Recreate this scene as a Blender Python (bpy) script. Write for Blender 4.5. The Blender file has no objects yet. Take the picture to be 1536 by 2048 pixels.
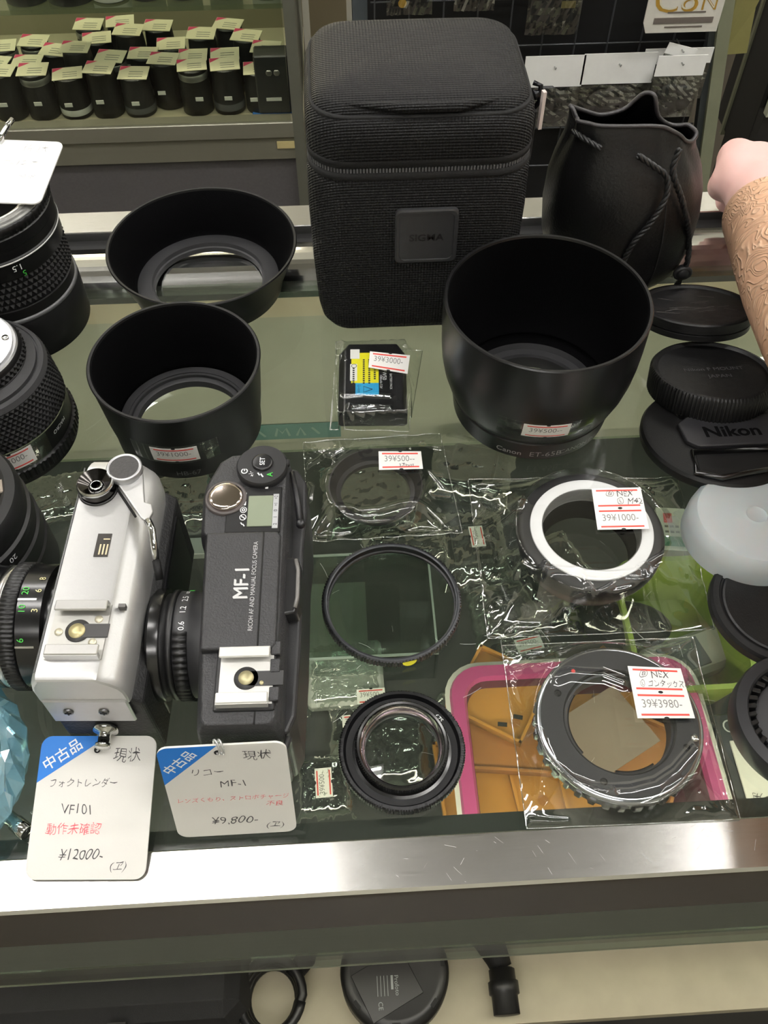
import bpy, math, random
import numpy as np
from mathutils import Vector, Matrix, Euler

S = 0.00115          # one scene unit (about a millimetre on the counter) in metres
scene = bpy.context.scene
COL = scene.collection
PI = math.pi
R = math.radians
rng = random.Random(7)

# ------------------------------------------------------------------ camera
H = 340.0
PITCH, YAW, FPX = R(53.6), R(3.2), 1800.0
cam_d = bpy.data.cameras.new('camera')
cam_d.sensor_fit = 'VERTICAL'
cam_d.sensor_height = 36.0
cam_d.lens = 36.0 * FPX / 2048.0
cam_d.clip_start = 0.02
cam_d.clip_end = 50
cam = bpy.data.objects.new('camera', cam_d)
cam.location = (0, 0, H * S)
cam.rotation_euler = (PI / 2 - PITCH, 0, -YAW)
COL.objects.link(cam)
scene.camera = cam
_f = np.array([math.sin(YAW) * math.cos(PITCH), math.cos(YAW) * math.cos(PITCH), -math.sin(PITCH)])
_r = np.array([math.cos(YAW), -math.sin(YAW), 0.0])
_u = np.cross(_r, _f)


def G(px, py, z=0.0):
    """point on the level z that the photograph shows at a pixel"""
    d = _f + _r * ((px - 768) / FPX) - _u * ((py - 1024) / FPX)
    return np.array([0, 0, H]) + d * ((z - H) / d[2])


def GY(px, py, y):
    d = _f + _r * ((px - 768) / FPX) - _u * ((py - 1024) / FPX)
    return np.array([0, 0, H]) + d * (y / d[1])


# ------------------------------------------------------------------ world, view
w = bpy.data.worlds.new('world')
scene.world = w
w.use_nodes = True
w.node_tree.nodes['Background'].inputs[0].default_value = (0.85, 0.95, 0.9, 1)
w.node_tree.nodes['Background'].inputs[1].default_value = 0.12
vs = scene.view_settings
scene.display_settings.display_device = 'sRGB'
vs.view_transform = 'Standard'
vs.look = 'None'
vs.exposure = 0.18
vs.gamma = 1.0
vs.use_curve_mapping = False
scene.cycles.transparent_max_bounces = 32
LAMP = 42.0          # strength of the ceiling tubes
SHOW_FILL = 50.0      # strength of the unseen tube added in the showcase
CASE_FILL = 30.0      # strength of the unseen tubes added in the counter


# ------------------------------------------------------------------ colour and materials
def lin(h):
    if isinstance(h, (tuple, list)):
        return tuple(h) + (1,)
    h = h.lstrip('#')
    o = []
    for i in (0, 2, 4):
        c = int(h[i:i + 2], 16) / 255
        o.append(c / 12.92 if c <= 0.04045 else ((c + 0.055) / 1.055) ** 2.4)
    return tuple(o) + (1,)


class NT:
    def __init__(s, name):
        s.m = bpy.data.materials.new(name)
        s.m.use_nodes = True
        s.t = s.m.node_tree
        s.t.nodes.clear()
        s.out = s.n('ShaderNodeOutputMaterial')

    def n(s, typ, **kw):
        nd = s.t.nodes.new(typ)
        for k, v in kw.items():
            setattr(nd, k, v)
        return nd

    def l(s, a, b):
        s.t.links.new(a, b)

    def val(s, sock, v):
        if hasattr(v, 'type') and hasattr(v, 'is_output'):
            s.l(v, sock)
        else:
            sock.default_value = v

    def math(s, op, a, b=0.0, c=None):
        nd = s.n('ShaderNodeMath', operation=op)
        s.val(nd.inputs[0], a)
        s.val(nd.inputs[1], b)
        if c is not None:
            s.val(nd.inputs[2], c)
        return nd.outputs[0]

    def mixc(s, f, a, b):
        nd = s.n('ShaderNodeMix', data_type='RGBA')
        s.val(nd.inputs[0], f)
        s.val(nd.inputs[6], a)
        s.val(nd.inputs[7], b)
        return nd.outputs[2]


_mats = {}


def P(name, col, rough=.5, metal=0.0, var=.08, vs_=90, bump=0.0, bs=900, spec=.5, coat=0.0, stretch=None, col2=None, rvar=0.0,
      trans=0.0, sss=0.0, emit=None, es=0.0, weave=None, alpha=1.0, aniso=0.0, detail=3, wear=0.0):
    if name in _mats:
        return _mats[name]
    t = NT(name)
    b = t.n('ShaderNodeBsdfPrincipled')
    t.l(b.outputs[0], t.out.inputs[0])
    tc = t.n('ShaderNodeTexCoord')
    vec = tc.outputs['Object']
    if stretch:
        mp = t.n('ShaderNodeMapping')
        t.l(vec, mp.inputs[0])
        mp.inputs['Scale'].default_value = stretch
        svec = mp.outputs[0]
    else:
        svec = vec
    nz = t.n('ShaderNodeTexNoise')
    t.l(svec, nz.inputs['Vector'])
    nz.inputs['Scale'].default_value = vs_
    nz.inputs['Detail'].default_value = detail
    c = lin(col)
    a = tuple(min(1, x * (1 - var)) for x in c[:3]) + (1,)
    e = lin(col2) if col2 else tuple(min(1, x * (1 + var)) for x in c[:3]) + (1,)
    cc = t.mixc(nz.outputs[0], a, e)
    t.l(cc, b.inputs['Base Color'])
    if rvar:
        t.l(t.math('MULTIPLY_ADD', nz.outputs[0], rvar, rough - rvar / 2), b.inputs['Roughness'])
    else:
        b.inputs['Roughness'].default_value = rough
    b.inputs['Metallic'].default_value = metal
    b.inputs['Specular IOR Level'].default_value = spec
    b.inputs['Coat Weight'].default_value = coat
    b.inputs['Transmission Weight'].default_value = trans
    b.inputs['Subsurface Weight'].default_value = sss
    if sss:
        b.inputs['Subsurface Radius'].default_value = (.004, .002, .0015)
    b.inputs['Alpha'].default_value = alpha
    b.inputs['Anisotropic'].default_value = aniso
    if emit:
        b.inputs['Emission Color'].default_value = lin(emit)
        b.inputs['Emission Strength'].default_value = es
    if bump or weave:
        bp = t.n('ShaderNodeBump')
        bp.inputs['Distance'].default_value = .001
        if weave:
            k = 2 * PI / (weave * S)
            sp = t.n('ShaderNodeSeparateXYZ')
            t.l(vec, sp.inputs[0])
            zy = t.math('ADD', sp.outputs[2], t.math('MULTIPLY', sp.outputs[1], .9))
            p1 = t.math('SINE', t.math('MULTIPLY', t.math('ADD', sp.outputs[0], zy), k / 1.7))
            p2 = t.math('SINE', t.math('MULTIPLY', t.math('SUBTRACT', sp.outputs[0], zy), k / 1.7))
            hgt = t.math('MULTIPLY_ADD', t.math('MULTIPLY', p1, p2), .5, .5)
            cm = t.mixc(hgt, tuple(x * .6 for x in c[:3]) + (1,), tuple(min(1, x * 1.5) for x in c[:3]) + (1,))
            t.l(cm, b.inputs['Base Color'])
            t.l(hgt, bp.inputs['Height'])
        else:
            n2 = t.n('ShaderNodeTexNoise')
            t.l(svec, n2.inputs['Vector'])
            n2.inputs['Scale'].default_value = bs
            n2.inputs['Detail'].default_value = 2
            t.l(n2.outputs[0], bp.inputs['Height'])
        bp.inputs['Strength'].default_value = bump or .6
        t.l(bp.outputs[0], b.inputs['Normal'])
    _mats[name] = t.m
    return t.m


def clear(name, base=.05, rough=.03, tint='#f7faf7', tilt=5.0, bump=0.0, bs=60, haze=0.0, hazecol='#c8d0c8', glossy='#ffffff'):
    """thin see-through sheet: transparent, with a mirror coat that grows towards grazing angles"""
    if name in _mats:
        return _mats[name]
    t = NT(name)
    tr = t.n('ShaderNodeBsdfTransparent')
    tr.inputs[0].default_value = lin(tint)
    gl = t.n('ShaderNodeBsdfGlossy')
    gl.inputs[0].default_value = lin(glossy)
    gl.inputs['Roughness'].default_value = rough
    lw = t.n('ShaderNodeLayerWeight')
    lw.inputs[0].default_value = .5
    fac = t.math('MULTIPLY_ADD', t.math('POWER', lw.outputs['Facing'], tilt), .9, base)
    fac = t.math('MINIMUM', fac, .97)
    if bump:
        tc = t.n('ShaderNodeTexCoord')
        nz = t.n('ShaderNodeTexNoise')
        t.l(tc.outputs['Object'], nz.inputs['Vector'])
        nz.inputs['Scale'].default_value = bs
        bp = t.n('ShaderNodeBump')
        bp.inputs['Strength'].default_value = bump
        bp.inputs['Distance'].default_value = .002
        t.l(nz.outputs[0], bp.inputs['Height'])
        t.l(bp.outputs[0], gl.inputs['Normal'])
    mx = t.n('ShaderNodeMixShader')
    t.l(fac, mx.inputs[0])
    src = tr.outputs[0]
    if haze:
        df = t.n('ShaderNodeBsdfDiffuse')
        df.inputs[0].default_value = lin(hazecol)
        mh = t.n('ShaderNodeMixShader')
        mh.inputs[0].default_value = haze
        t.l(tr.outputs[0], mh.inputs[1])
        t.l(df.outputs[0], mh.inputs[2])
        src = mh.outputs[0]
    t.l(src, mx.inputs[1])
    t.l(gl.outputs[0], mx.inputs[2])
    t.l(mx.outputs[0], t.out.inputs[0])
    _mats[name] = t.m
    return t.m


def glow(name, col, strength):
    t = NT(name)
    e = t.n('ShaderNodeEmission')
    e.inputs[0].default_value = lin(col)
    e.inputs[1].default_value = strength
    t.l(e.outputs[0], t.out.inputs[0])
    return t.m


# ------------------------------------------------------------------ mesh builder
class MB:
    """collects faces in counter units; build() links them as ONE mesh object"""

    def __init__(s, xf=None):
        s.v, s.f, s.sm = [], [], []
        s.xf = xf

    def add(s, vs, fs, smooth=False):
        b = len(s.v)
        s.v.extend([tuple(map(float, (s.xf(p) if s.xf else p))) for p in vs])
        s.f.extend([tuple(b + i for i in f) for f in fs])
        s.sm.extend([smooth] * len(fs))
        return s

    def box(s, c, d, rz=0.0, bev=0.0):
        x, y, z = [q / 2 for q in d]
        cr, sr = math.cos(rz), math.sin(rz)
        if bev:
            b = min(bev, x * .9, y * .9, z * .9)
            pr = [(-x + b, -y), (x - b, -y), (x, -y + b), (x, y - b), (x - b, y), (-x + b, y), (-x, y - b), (-x, -y + b)]
            ins = [(-x + b, -y + b), (x - b, -y + b), (x - b, -y + b), (x - b, y - b), (x - b, y - b), (-x + b, y - b), (-x + b, y - b), (-x + b, -y + b)]
            L = [[(p[0] * .999 + q[0] * .001, p[1] * .999 + q[1] * .001, zz) for p, q in zip(pr, ins)] for zz in (-z + b, z - b)]
            mid = lambda k: [(p[0] * (1 - k) + q[0] * k, p[1] * (1 - k) + q[1] * k) for p, q in zip(pr, ins)]
            rows = [[(p[0], p[1], -z) for p in mid(.95)], L[0], L[1], [(p[0], p[1], z) for p in mid(.95)]]
            V = [(c[0] + cr * p[0] - sr * p[1], c[1] + sr * p[0] + cr * p[1], c[2] + p[2]) for r_ in rows for p in r_]
            F = [(i * 8 + j, i * 8 + (j + 1) % 8, i * 8 + 8 + (j + 1) % 8, i * 8 + 8 + j) for i in range(3) for j in range(8)]
            F += [tuple(range(7, -1, -1)), tuple(range(24, 32))]
            return s.add(V, F)
        V = [(c[0] + cr * a - sr * b, c[1] + sr * a + cr * b, c[2] + e) for e in (-z, z) for a, b in ((-x, -y), (x, -y), (x, y), (-x, y))]
        return s.add(V, [(3, 2, 1, 0), (4, 5, 6, 7), (0, 1, 5, 4), (1, 2, 6, 5), (2, 3, 7, 6), (3, 0, 4, 7)])

    def rows(s, rows, closed=True, capa=False, capb=False, smooth=True, loop=False):
        """skin a list of equal-length rings"""
        n = len(rows[0])
        V = [p for r_ in rows for p in r_]
        F = []
        m = len(rows)
        for i in range(m if loop else m - 1):
            i2 = (i + 1) % m
            for j in range(n if closed else n - 1):
                j2 = (j + 1) % n
                F.append((i * n + j, i * n + j2, i2 * n + j2, i2 * n + j))
        if capa:
            F.append(tuple(range(n - 1, -1, -1)))
        if capb:
            F.append(tuple(range((m - 1) * n, m * n)))
        return s.add(V, F, smooth)

    def prism(s, poly, z0, z1, smooth=False):
        return s.rows([[(p[0], p[1], z0) for p in poly], [(p[0], p[1], z1) for p in poly]], capa=True, capb=True, smooth=smooth)

    def lathe(s, prof, seg=72, loop=False, c=(0, 0, 0), capa=False, capb=False, smooth=True, a0=0, a1=2 * PI):
        """prof: (r, z) or (r, z, knurl amplitude, teeth)"""
        full = abs(a1 - a0 - 2 * PI) < 1e-6
        rows = []
        for p in prof:
            r_ = []
            for j in range(seg if full else seg + 1):
                a = a0 + (a1 - a0) * j / seg
                rr = p[0]
                if len(p) > 2 and p[2]:
                    rr += p[2] * (1 if ((a - a0) * p[3] / (2 * PI)) % 1 < .5 else -1)
                r_.append((c[0] + rr * math.cos(a), c[1] + rr * math.sin(a), c[2] + p[1]))
            rows.append(r_)
        return s.rows(rows, closed=full, capa=capa, capb=capb, smooth=smooth, loop=loop)

    def disc(s, r_, z, seg=48, c=(0, 0)):
        return s.add([(c[0] + r_ * math.cos(2 * PI * j / seg), c[1] + r_ * math.sin(2 * PI * j / seg), z) for j in range(seg)], [tuple(range(seg))])

    def tube(s, path, r_, seg=8, closed=False, cap=True):
        pts = [np.array(p, float) for p in path]
        n = len(pts)
        rr = r_ if isinstance(r_, (list, tuple)) else [r_] * n
        rows = []
        up = np.array([0.0, 0, 1])
        prev = None
        for i in range(n):
            if closed:
                t = pts[(i + 1) % n] - pts[i - 1]
            else:
                t = pts[min(i + 1, n - 1)] - pts[max(i - 1, 0)]
            t = t / (np.linalg.norm(t) + 1e-9)
            if prev is None:
                a = np.cross(t, up)
                if np.linalg.norm(a) < .1:
                    a = np.cross(t, np.array([1.0, 0, 0]))
            else:
                a = prev - t * (prev @ t)
            a = a / (np.linalg.norm(a) + 1e-9)
            prev = a
            b = np.cross(t, a)
            rows.append([tuple(pts[i] + rr[i] * (math.cos(q) * a + math.sin(q) * b)) for q in [2 * PI * j / seg for j in range(seg)]])
        return s.rows(rows, capa=cap and not closed, capb=cap and not closed, loop=closed)

    def ball(s, c, r_, seg=16, sc=(1, 1, 1)):
        rows = []
        for i in range(1, seg // 2):
            p = PI * i / (seg // 2)
            rows.append([(c[0] + sc[0] * r_ * math.sin(p) * math.cos(2 * PI * j / seg), c[1] + sc[1] * r_ * math.sin(p) * math.sin(2 * PI * j / seg), c[2] - sc[2] * r_ * math.cos(p)) for j in range(seg)])
        return s.rows(rows, capa=True, capb=True)

    def pyramids(s, r0, z0, z1, nt, nz, amp, r1=None):
        """rubber grip: rows of small pyramids round a barrel"""
        r1 = r1 or r0
        V, F = [], []
        for k in range(nz):
            za, zb = z0 + (z1 - z0) * k / nz, z0 + (z1 - z0) * (k + 1) / nz
            ra, rb = r0 + (r1 - r0) * k / nz, r0 + (r1 - r0) * (k + 1) / nz
            off = .5 * (k % 2)
            for j in range(nt):
                A, B, M = [2 * PI * (j + q + off) / nt for q in (0, 1, .5)]
                b = len(V)
                rm = (ra + rb) / 2 + amp
                V += [(ra * math.cos(A), ra * math.sin(A), za), (ra * math.cos(B), ra * math.sin(B), za), (rb * math.cos(B), rb * math.sin(B), zb),
                      (rb * math.cos(A), rb * math.sin(A), zb), (rm * math.cos(M), rm * math.sin(M), (za + zb) / 2)]
                F += [(b, b + 1, b + 4), (b + 1, b + 2, b + 4), (b + 2, b + 3, b + 4), (b + 3, b, b + 4)]
        return s.add(V, F)

    def sheet(s, fmap, w, h, nx=8, ny=4, t=.12):
        """thin sheet following a surface map fmap(u, v, height), centred on it"""
        V, F = [], []
        for hh in (.02, t):
            for j in range(ny + 1):
                for i in range(nx + 1):
                    V.append(fmap(-w / 2 + w * i / nx, -h / 2 + h * j / ny, hh))
        n, m = nx + 1, (nx + 1) * (ny + 1)
        for j in range(ny):
            for i in range(nx):
                a = j * n + i
                F.append((m + a, m + a + 1, m + a + n + 1, m + a + n))
                F.append((a + n, a + n + 1, a + 1, a))
        for i in range(nx):
            F.append((i, i + 1, m + i + 1, m + i))
            q = ny * n + i
            F.append((q + 1, q, m + q, m + q + 1))
        for j in range(ny):
            F.append(((j + 1) * n, j * n, m + j * n, m + (j + 1) * n))
            q = j * n + nx
            F.append((q, q + n, m + q + n, m + q))
        return s.add(V, F)

    def text(s, body, size, fmap, at=(0, 0), rot=0.0, shear=0.0, sx=1.0, thin=0.0, align='CENTER', h=.2, wob=0.0):
        vs_, fs = glyphs(body, shear, thin, align)
        c, n = math.cos(rot), math.sin(rot)
        V = []
        for x, y in vs_:
            if wob:      # an unsteady hand
                x, y = x + wob * math.sin(5.1 * y + 2.3 * x + at[1]), y + wob * (math.sin(4.3 * x + at[0]) + .6 * math.sin(9.7 * x + 3 * y))
            x, y = x * size * sx, (y - .35) * size
            V.append(fmap(at[0] + c * x - n * y, at[1] + n * x + c * y, h))
        return s.add(V, fs)

    def stroke(s, pts, fmap, wd, h=.2):
        """pen stroke: a flat ribbon along 2-D points"""
        V, F = [], []
        n = len(pts)
        for i in range(n):
            a, b = pts[max(i - 1, 0)], pts[min(i + 1, n - 1)]
            dx, dy = b[0] - a[0], b[1] - a[1]
            q = math.hypot(dx, dy) or 1
            nx, ny = -dy / q * wd / 2, dx / q * wd / 2
            V += [fmap(pts[i][0] + nx, pts[i][1] + ny, h), fmap(pts[i][0] - nx, pts[i][1] - ny, h)]
        for i in range(n - 1):
            F.append((2 * i, 2 * i + 1, 2 * i + 3, 2 * i + 2))
        return s.add(V, F)

    def build(s, name, mat, parent=None, bevel=0.0, sub=0, loc=None, rot=None, flip=False, auto=None):
        me = bpy.data.meshes.new(name)
        me.from_pydata([(x * S, y * S, z * S) for x, y, z in s.v], [], s.f)
        me.polygons.foreach_set('use_smooth', s.sm)
        me.materials.append(mat)
        me.validate()
        import bmesh
        bm = bmesh.new()
        bm.from_mesh(me)
        bmesh.ops.recalc_face_normals(bm, faces=bm.faces)
        bm.to_mesh(me)
        bm.free()
        if auto:
            me.set_sharp_from_angle(angle=R(auto))
        me.update()
        o = bpy.data.objects.new(name, me)
        COL.objects.link(o)
        if parent:
            o.parent = parent
        if loc is not None:
            o.location = [q * S for q in loc]
        if rot is not None:
            o.rotation_euler = rot
        if bevel:
            md = o.modifiers.new('bevel', 'BEVEL')
            md.width = bevel * S
            md.segments = 3
            md.limit_method = 'ANGLE'
            md.angle_limit = R(35)
            md.use_clamp_overlap = True
        if sub:
            md = o.modifiers.new('sub', 'SUBSURF')
            md.levels = md.render_levels = sub
        return o


_gl = {}


def glyphs(body, shear=0.0, thin=0.0, align='CENTER'):
    k = (body, shear, thin, align)
    if k not in _gl:
        cu = bpy.data.curves.new('t', 'FONT')
        cu.body = body
        cu.shear = shear
        cu.offset = -thin
        cu.align_x = align
        cu.resolution_u = 3
        ob = bpy.data.objects.new('t', cu)
        COL.objects.link(ob)
        dg = bpy.context.evaluated_depsgraph_get()
        me = bpy.data.meshes.new_from_object(ob.evaluated_get(dg))
        _gl[k] = ([(v.co.x, v.co.y) for v in me.vertices], [tuple(p.vertices) for p in me.polygons])
        bpy.data.objects.remove(ob)
        bpy.data.curves.remove(cu)
        bpy.data.meshes.remove(me)
    return _gl[k]


def tag(o, label=None, cat=None, group=None, kind=None):
    for k, v in (('label', label), ('category', cat), ('group', group), ('kind', kind)):
        if v:
            o[k] = v
    return o


def thing(name, label, cat, loc=(0, 0, 0), rz=0.0, rx=0.0, ry=0.0, group=None):
    o = bpy.data.objects.new(name, None)
    o.empty_display_size = .02
    COL.objects.link(o)
    o.location = [q * S for q in loc]
    o.rotation_euler = (rx, ry, rz)
    return tag(o, label, cat, group)


def structure(o):
    o['kind'] = 'structure'
    return o


def flat(o, ux, uy):
    """surface map on a plane: origin, unit right, unit up"""
    o, ux, uy = np.array(o, float), np.array(ux, float), np.array(uy, float)
    ux /= np.linalg.norm(ux)
    uy /= np.linalg.norm(uy)
    n = np.cross(ux, uy)
    return lambda u, v, h: tuple(o + ux * u + uy * v + n * h)


def quad(pts, w_, h_):
    """surface map on a quadrilateral: corners top-left, top-right, bottom-right, bottom-left"""
    a, b, c, d = [np.array(p, float) for p in pts]
    n = np.cross(b - a, a - d)
    n /= np.linalg.norm(n)

    def m(u, v, h):
        s_, t_ = u / w_ + .5, v / h_ + .5
        return tuple((d * (1 - s_) + c * s_) * (1 - t_) + (a * (1 - s_) + b * s_) * t_ + n * h)
    return m


def around(prof, theta, z0):
    """surface map round a lathe profile; u runs to the viewer's right, v upwards"""
    zs = [p[1] for p in prof]
    rs = [p[0] for p in prof]

    def m(u, v, h):
        z = z0 + v
        r_ = float(np.interp(z, zs, rs))
        a = theta + u / r_
        return ((r_ + h) * math.cos(a), (r_ + h) * math.sin(a), z)
    return m


# ------------------------------------------------------------------ shared materials
M_paper = P('white_paper', '#e6e5e1', .75, var=.03, vs_=40)
M_tagp = P('tag_card', '#dcdad4', .6, var=.04, vs_=40, bump=.05, bs=1500)
M_red = P('red_print', '#d8473c', .6, var=.05)
M_stamp = P('grey_stamp_ink', '#7b7b78', .7, var=.25, vs_=900)
M_pen = P('grey_pen_ink', '#474546', .6, var=.3, vs_=500)
M_redpen = P('red_pen_ink', '#e0606a', .6, var=.2, vs_=500)
M_blue = P('blue_print', '#1d72c8', .55, var=.06, vs_=60)
M_white = P('white_print', '#e9eaea', .6, var=.02)
M_dark = P('punch_black', '#151515', .8)
M_bplast = P('black_plastic', '#131314', .42, var=.1, bump=.08, bs=2500)
M_bgloss = P('glossy_black_plastic', '#101011', .22, var=.1, spec=.6)
M_bmatte = P('matte_black_flock', '#060607', .95, var=.2, bump=.3, bs=2500, spec=.05)
M_rubber = P('black_rubber', '#0e0e0f', .6, spec=.3, var=.15, bump=.1, bs=1500)
M_bmetal = P('black_anodised_metal', '#131315', .38, metal=.3, var=.08, bump=.05, bs=3000)
M_greyring = P('dark_grey_plastic', '#29292b', .6, var=.08, bump=.1, bs=2500)
M_chrome = P('polished_chrome', '#cfcfce', .08, metal=1, var=.03)
M_satin = P('satin_chrome', '#c9c8c6', .3, metal=1, var=.04, vs_=300)
M_film = clear('cellophane_film', .12, .035, '#fafbfa', 5.0)
M_seam = clear('cellophane_seam', .30, .12, '#eef2ee', 3.0)
M_lensglass = clear('lens_glass', .06, .01, '#e6ece8', 5.0)
M_grip = M_rubber


def sticker(parent, fmap, w_=21, h_=10.5, price='39¥500--', double=False, note=None, name='price_sticker', tape=None):
    if tape:
        MB().sheet(lambda u, v, h: fmap(u, v, h * .4), tape[0], tape[1], 12, 4).build('clear_tape', M_film, parent)
    s_ = MB().sheet(fmap, w_, h_ * (2 if double else 1), 10, 8 if double else 4, .16).build(name, M_paper, parent)
    rl = MB()
    pl = MB()
    pk = MB()
    off = [(-h_ / 2, price, None), (h_ / 2, None, note)] if double else [(0, price, note)]
    for y0, pr, nt in off:
        for sgn in (-1, 1):
            y = y0 + sgn * h_ * .37
            rl.sheet(lambda u, v, h, y=y: fmap(u, y + v, h), w_ * .84, .75, 10, 1, .22)
        if pr:
            pl.text(pr, h_ * .46, fmap, (-w_ * .02, y0 + (.6 if double else 1.0)), sx=.88, thin=.004, h=.24)
    rl.build('red_line', M_red, s_)
    if pl.v:
        pl.build('price_lettering', M_stamp, s_)
    for y in ((-h_, 0) if double else (-h_ / 2, h_ / 2)):
        pk.add([fmap(.2 + 1.0 * math.cos(q), y + .55 * math.sin(q), .25) for q in np.linspace(0, 2 * PI, 13)[:-1]], [tuple(range(12))])
    pk.build('punch_mark', M_dark, s_)
    if note:
        nb = MB()
        for body, size, at, sx in note:
            nb.text(body, size, fmap, (at[0], at[1] + (h_ / 2 if double else 0)), sx=sx, shear=.15, thin=.002, h=.24, wob=.07)
        nb.build('handwriting', M_pen, s_)
    return s_

# ================================================================== the setting
FLOOR, CEIL = -826.0, 1500.0
XL, XR, YF, YB = -2300.0, 2300.0, -1700.0, 2300.0
M_wall = P('wall_paint', '#b9b7a8', .85, var=.03, vs_=3)
M_floor = P('floor_vinyl', '#3b342a', .5, var=.2, vs_=12)
M_ceil = P('ceiling_board', '#9a9b95', .9, var=.05, vs_=8)
structure(MB().box((0, (YF + YB) / 2, FLOOR - 10), (XR - XL, YB - YF, 20)).build('floor', M_floor))
structure(MB().box((0, (YF + YB) / 2, CEIL + 10), (XR - XL, YB - YF, 20)).build('ceiling', M_ceil))
for n_, c_, d_ in (('wall_back', (0, YB + 10, 337), (XR - XL, 20, CEIL - FLOOR)), ('wall_front', (0, YF - 10, 337), (XR - XL, 20, CEIL - FLOOR)),
                   ('wall_left', (XL - 10, 300, 337), (20, YB - YF, CEIL - FLOOR)), ('wall_right', (XR + 10, 300, 337), (20, YB - YF, CEIL - FLOOR))):
    structure(MB().box(c_, d_).build(n_, M_wall))

M_tube = glow('fluorescent_tube', '#fdfaf7', LAMP)
M_fix = P('lamp_housing', '#e6e6e2', .5)


def ceiling_light(x, y, length, width, label):
    t = thing('ceiling_light', label, 'ceiling light', (x, y, CEIL))
    MB().box((0, 0, -12), (length + 40, width + 30, 24), bev=4).build('housing', M_fix, t)
    for k in (-1, 1):
        MB().tube([(-length / 2, k * width * .27, -44), (length / 2, k * width * .27, -44)], width * .095, 16).build('tube', M_tube, t)
    return t


ceiling_light(-690, 460, 1060, 150, 'twin tube ceiling light above the counter, to the left')
ceiling_light(1250, 460, 1060, 150, 'twin tube ceiling light above the counter, far to the right')
ceiling_light(-960, 1760, 1000, 150, 'twin tube ceiling light above the glass showcase')
ceiling_light(1340, 1760, 1000, 150, 'twin tube ceiling light behind the wire grid')
ceiling_light(1720, 1120, 900, 150, 'unseen twin tube light added above the aisle, far to the right')  # added to brighten the wire grid and the showcase
ceiling_light(-300, -900, 1000, 130, 'twin tube ceiling light over the customer side of the shop, farther back')
ceiling_light(480, -60, 1000, 130, 'unseen twin tube light added right above the front edge of the counter')  # added so that creases in the film bags catch highlights
ceiling_light(-1650, 1100, 900, 150, 'unseen twin tube light added above the aisle, far to the left')  # added for more highlights on the film creases

# ------------------------------------------------------------------ the glass counter
X0, X1 = -720.0, 720.0
YG0, YG1 = 100.5, 419.0
SH = -145.0           # top of the glass shelf inside
LB = -400.0           # lower board
counter = thing('display_counter', 'glass topped shop counter with chrome rails that carries the second-hand camera gear', 'display counter', (0, 260, FLOOR))


def cpart(name, mb, mat, **kw):
    mb.v = [(x, y - 260, z - FLOOR) for x, y, z in mb.v]
    return mb.build(name, mat, counter, **kw)


def extrude_x(prof, x0=X0, x1=X1, smooth=False):
    return MB().rows([[(x0, y, z) for y, z in prof], [(x1, y, z) for y, z in prof]], capa=True, capb=True, smooth=smooth)


M_glass = clear('counter_glass', .035, .0, '#edf2ec', 5.0, haze=.014, hazecol='#c9d2c6')
M_fglass = clear('front_glass', .05, .0, '#e6efe8', 4.0)
M_rail = P('brushed_steel', '#c6c4c1', .2, metal=1, var=.05, vs_=2600, stretch=(.03, 1, 1), rvar=.1, bump=.02, bs=2500)
M_mirror = P('mirror_chrome', '#b9b9b8', .12, metal=1, var=.12, vs_=300, stretch=(.01, 1, 1), rvar=.1)
M_reflect = P('painted_reflection_grey', '#666a62', .5, metal=.1, var=.06, vs_=200, stretch=(.05, 1, 1))
cpart('glass_top', MB().box((0, (YG0 + YG1) / 2, -3), (X1 - X0, YG1 - YG0, 6)), M_glass)
cpart('front_rail', extrude_x([(YG0, -6), (YG0, -.4), (YG0 - .5, 0), (82.6, 0), (81.4, -1.0), (81, -3), (81, -49), (84, -49), (84, -6)]), M_rail)
cpart('reflection_strip', extrude_x([(81.6, -49), (81.6, -101), (84, -101), (84, -49)]), M_reflect)  # reflection in the front glass, painted as a grey-green strip
cpart('channel', extrude_x([(YG0, -6.3), (109.5, -6.3), (109.5, -9), (107.5, -9), (107.5, -13), (YG0, -13)]), P('black_channel', '#2a2c2b', .65, var=.3, vs_=120, stretch=(.1, 1, 1), spec=.15))
cpart('front_glass', MB().box((0, 83.6, -119.5), (X1 - X0, 3.2, 37)), M_fglass)
cpart('glass_edge', MB().box((0, 82.3, -138.3), (X1 - X0, .7, .6)), P('glass_edge', '#6d6a58', .4))
cpart('glass_shelf', MB().box((0, 252, SH - 2.5), (X1 - X0, 326, 5)), clear('shelf_glass', .05, .0, '#dfe8e0', 4.0))
cpart('lower_board', MB().box((0, 255, LB - 8), (X1 - X0, 345, 16)), P('beige_board', '#a69f8a', .8, var=.14, vs_=35, detail=6))
cpart('base_cabinet', MB().box((0, 255, (LB - 16 + FLOOR) / 2), (X1 - X0, 345, LB - 16 - FLOOR)), P('base_laminate', '#3a3a38', .6))
prof = [(419, -12), (419, -7.6)]
for k in range(1, 12):          # one flat-topped convex moulding: dark foot, bright shoulder, slope falling away to the back
    q = k / 11
    prof.append((419 + 43 * q, -7.6 * abs(1 - q / .42) ** 2 if q < .42 else -5.4 * ((q - .42) / .58) ** 1.6))
prof += [(462, -12)]
cpart('inner_rear_rail', extrude_x(prof, smooth=False), M_mirror)
cpart('rail_gap', extrude_x([(462, -10), (462, -6), (471, -6), (471, -10)]), M_dark)
cpart('outer_rear_rail', extrude_x([(471, -10), (471, -.5), (471.6, 0), (491.5, 0), (492, -.5), (492, -40), (489, -40), (489, -10)]), M_rail)
cpart('rear_panel', MB().box((0, 428, -95.5), (X1 - X0, 5, 129)), P('green_grey_panel', '#b2b3a3', .6, var=.12, vs_=25, detail=5))
cpart('rear_header', MB().box((0, 427, -20.5), (X1 - X0, 6, 21)), P('beige_header', '#c9bea6', .7, var=.14, vs_=30, detail=5))
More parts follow.
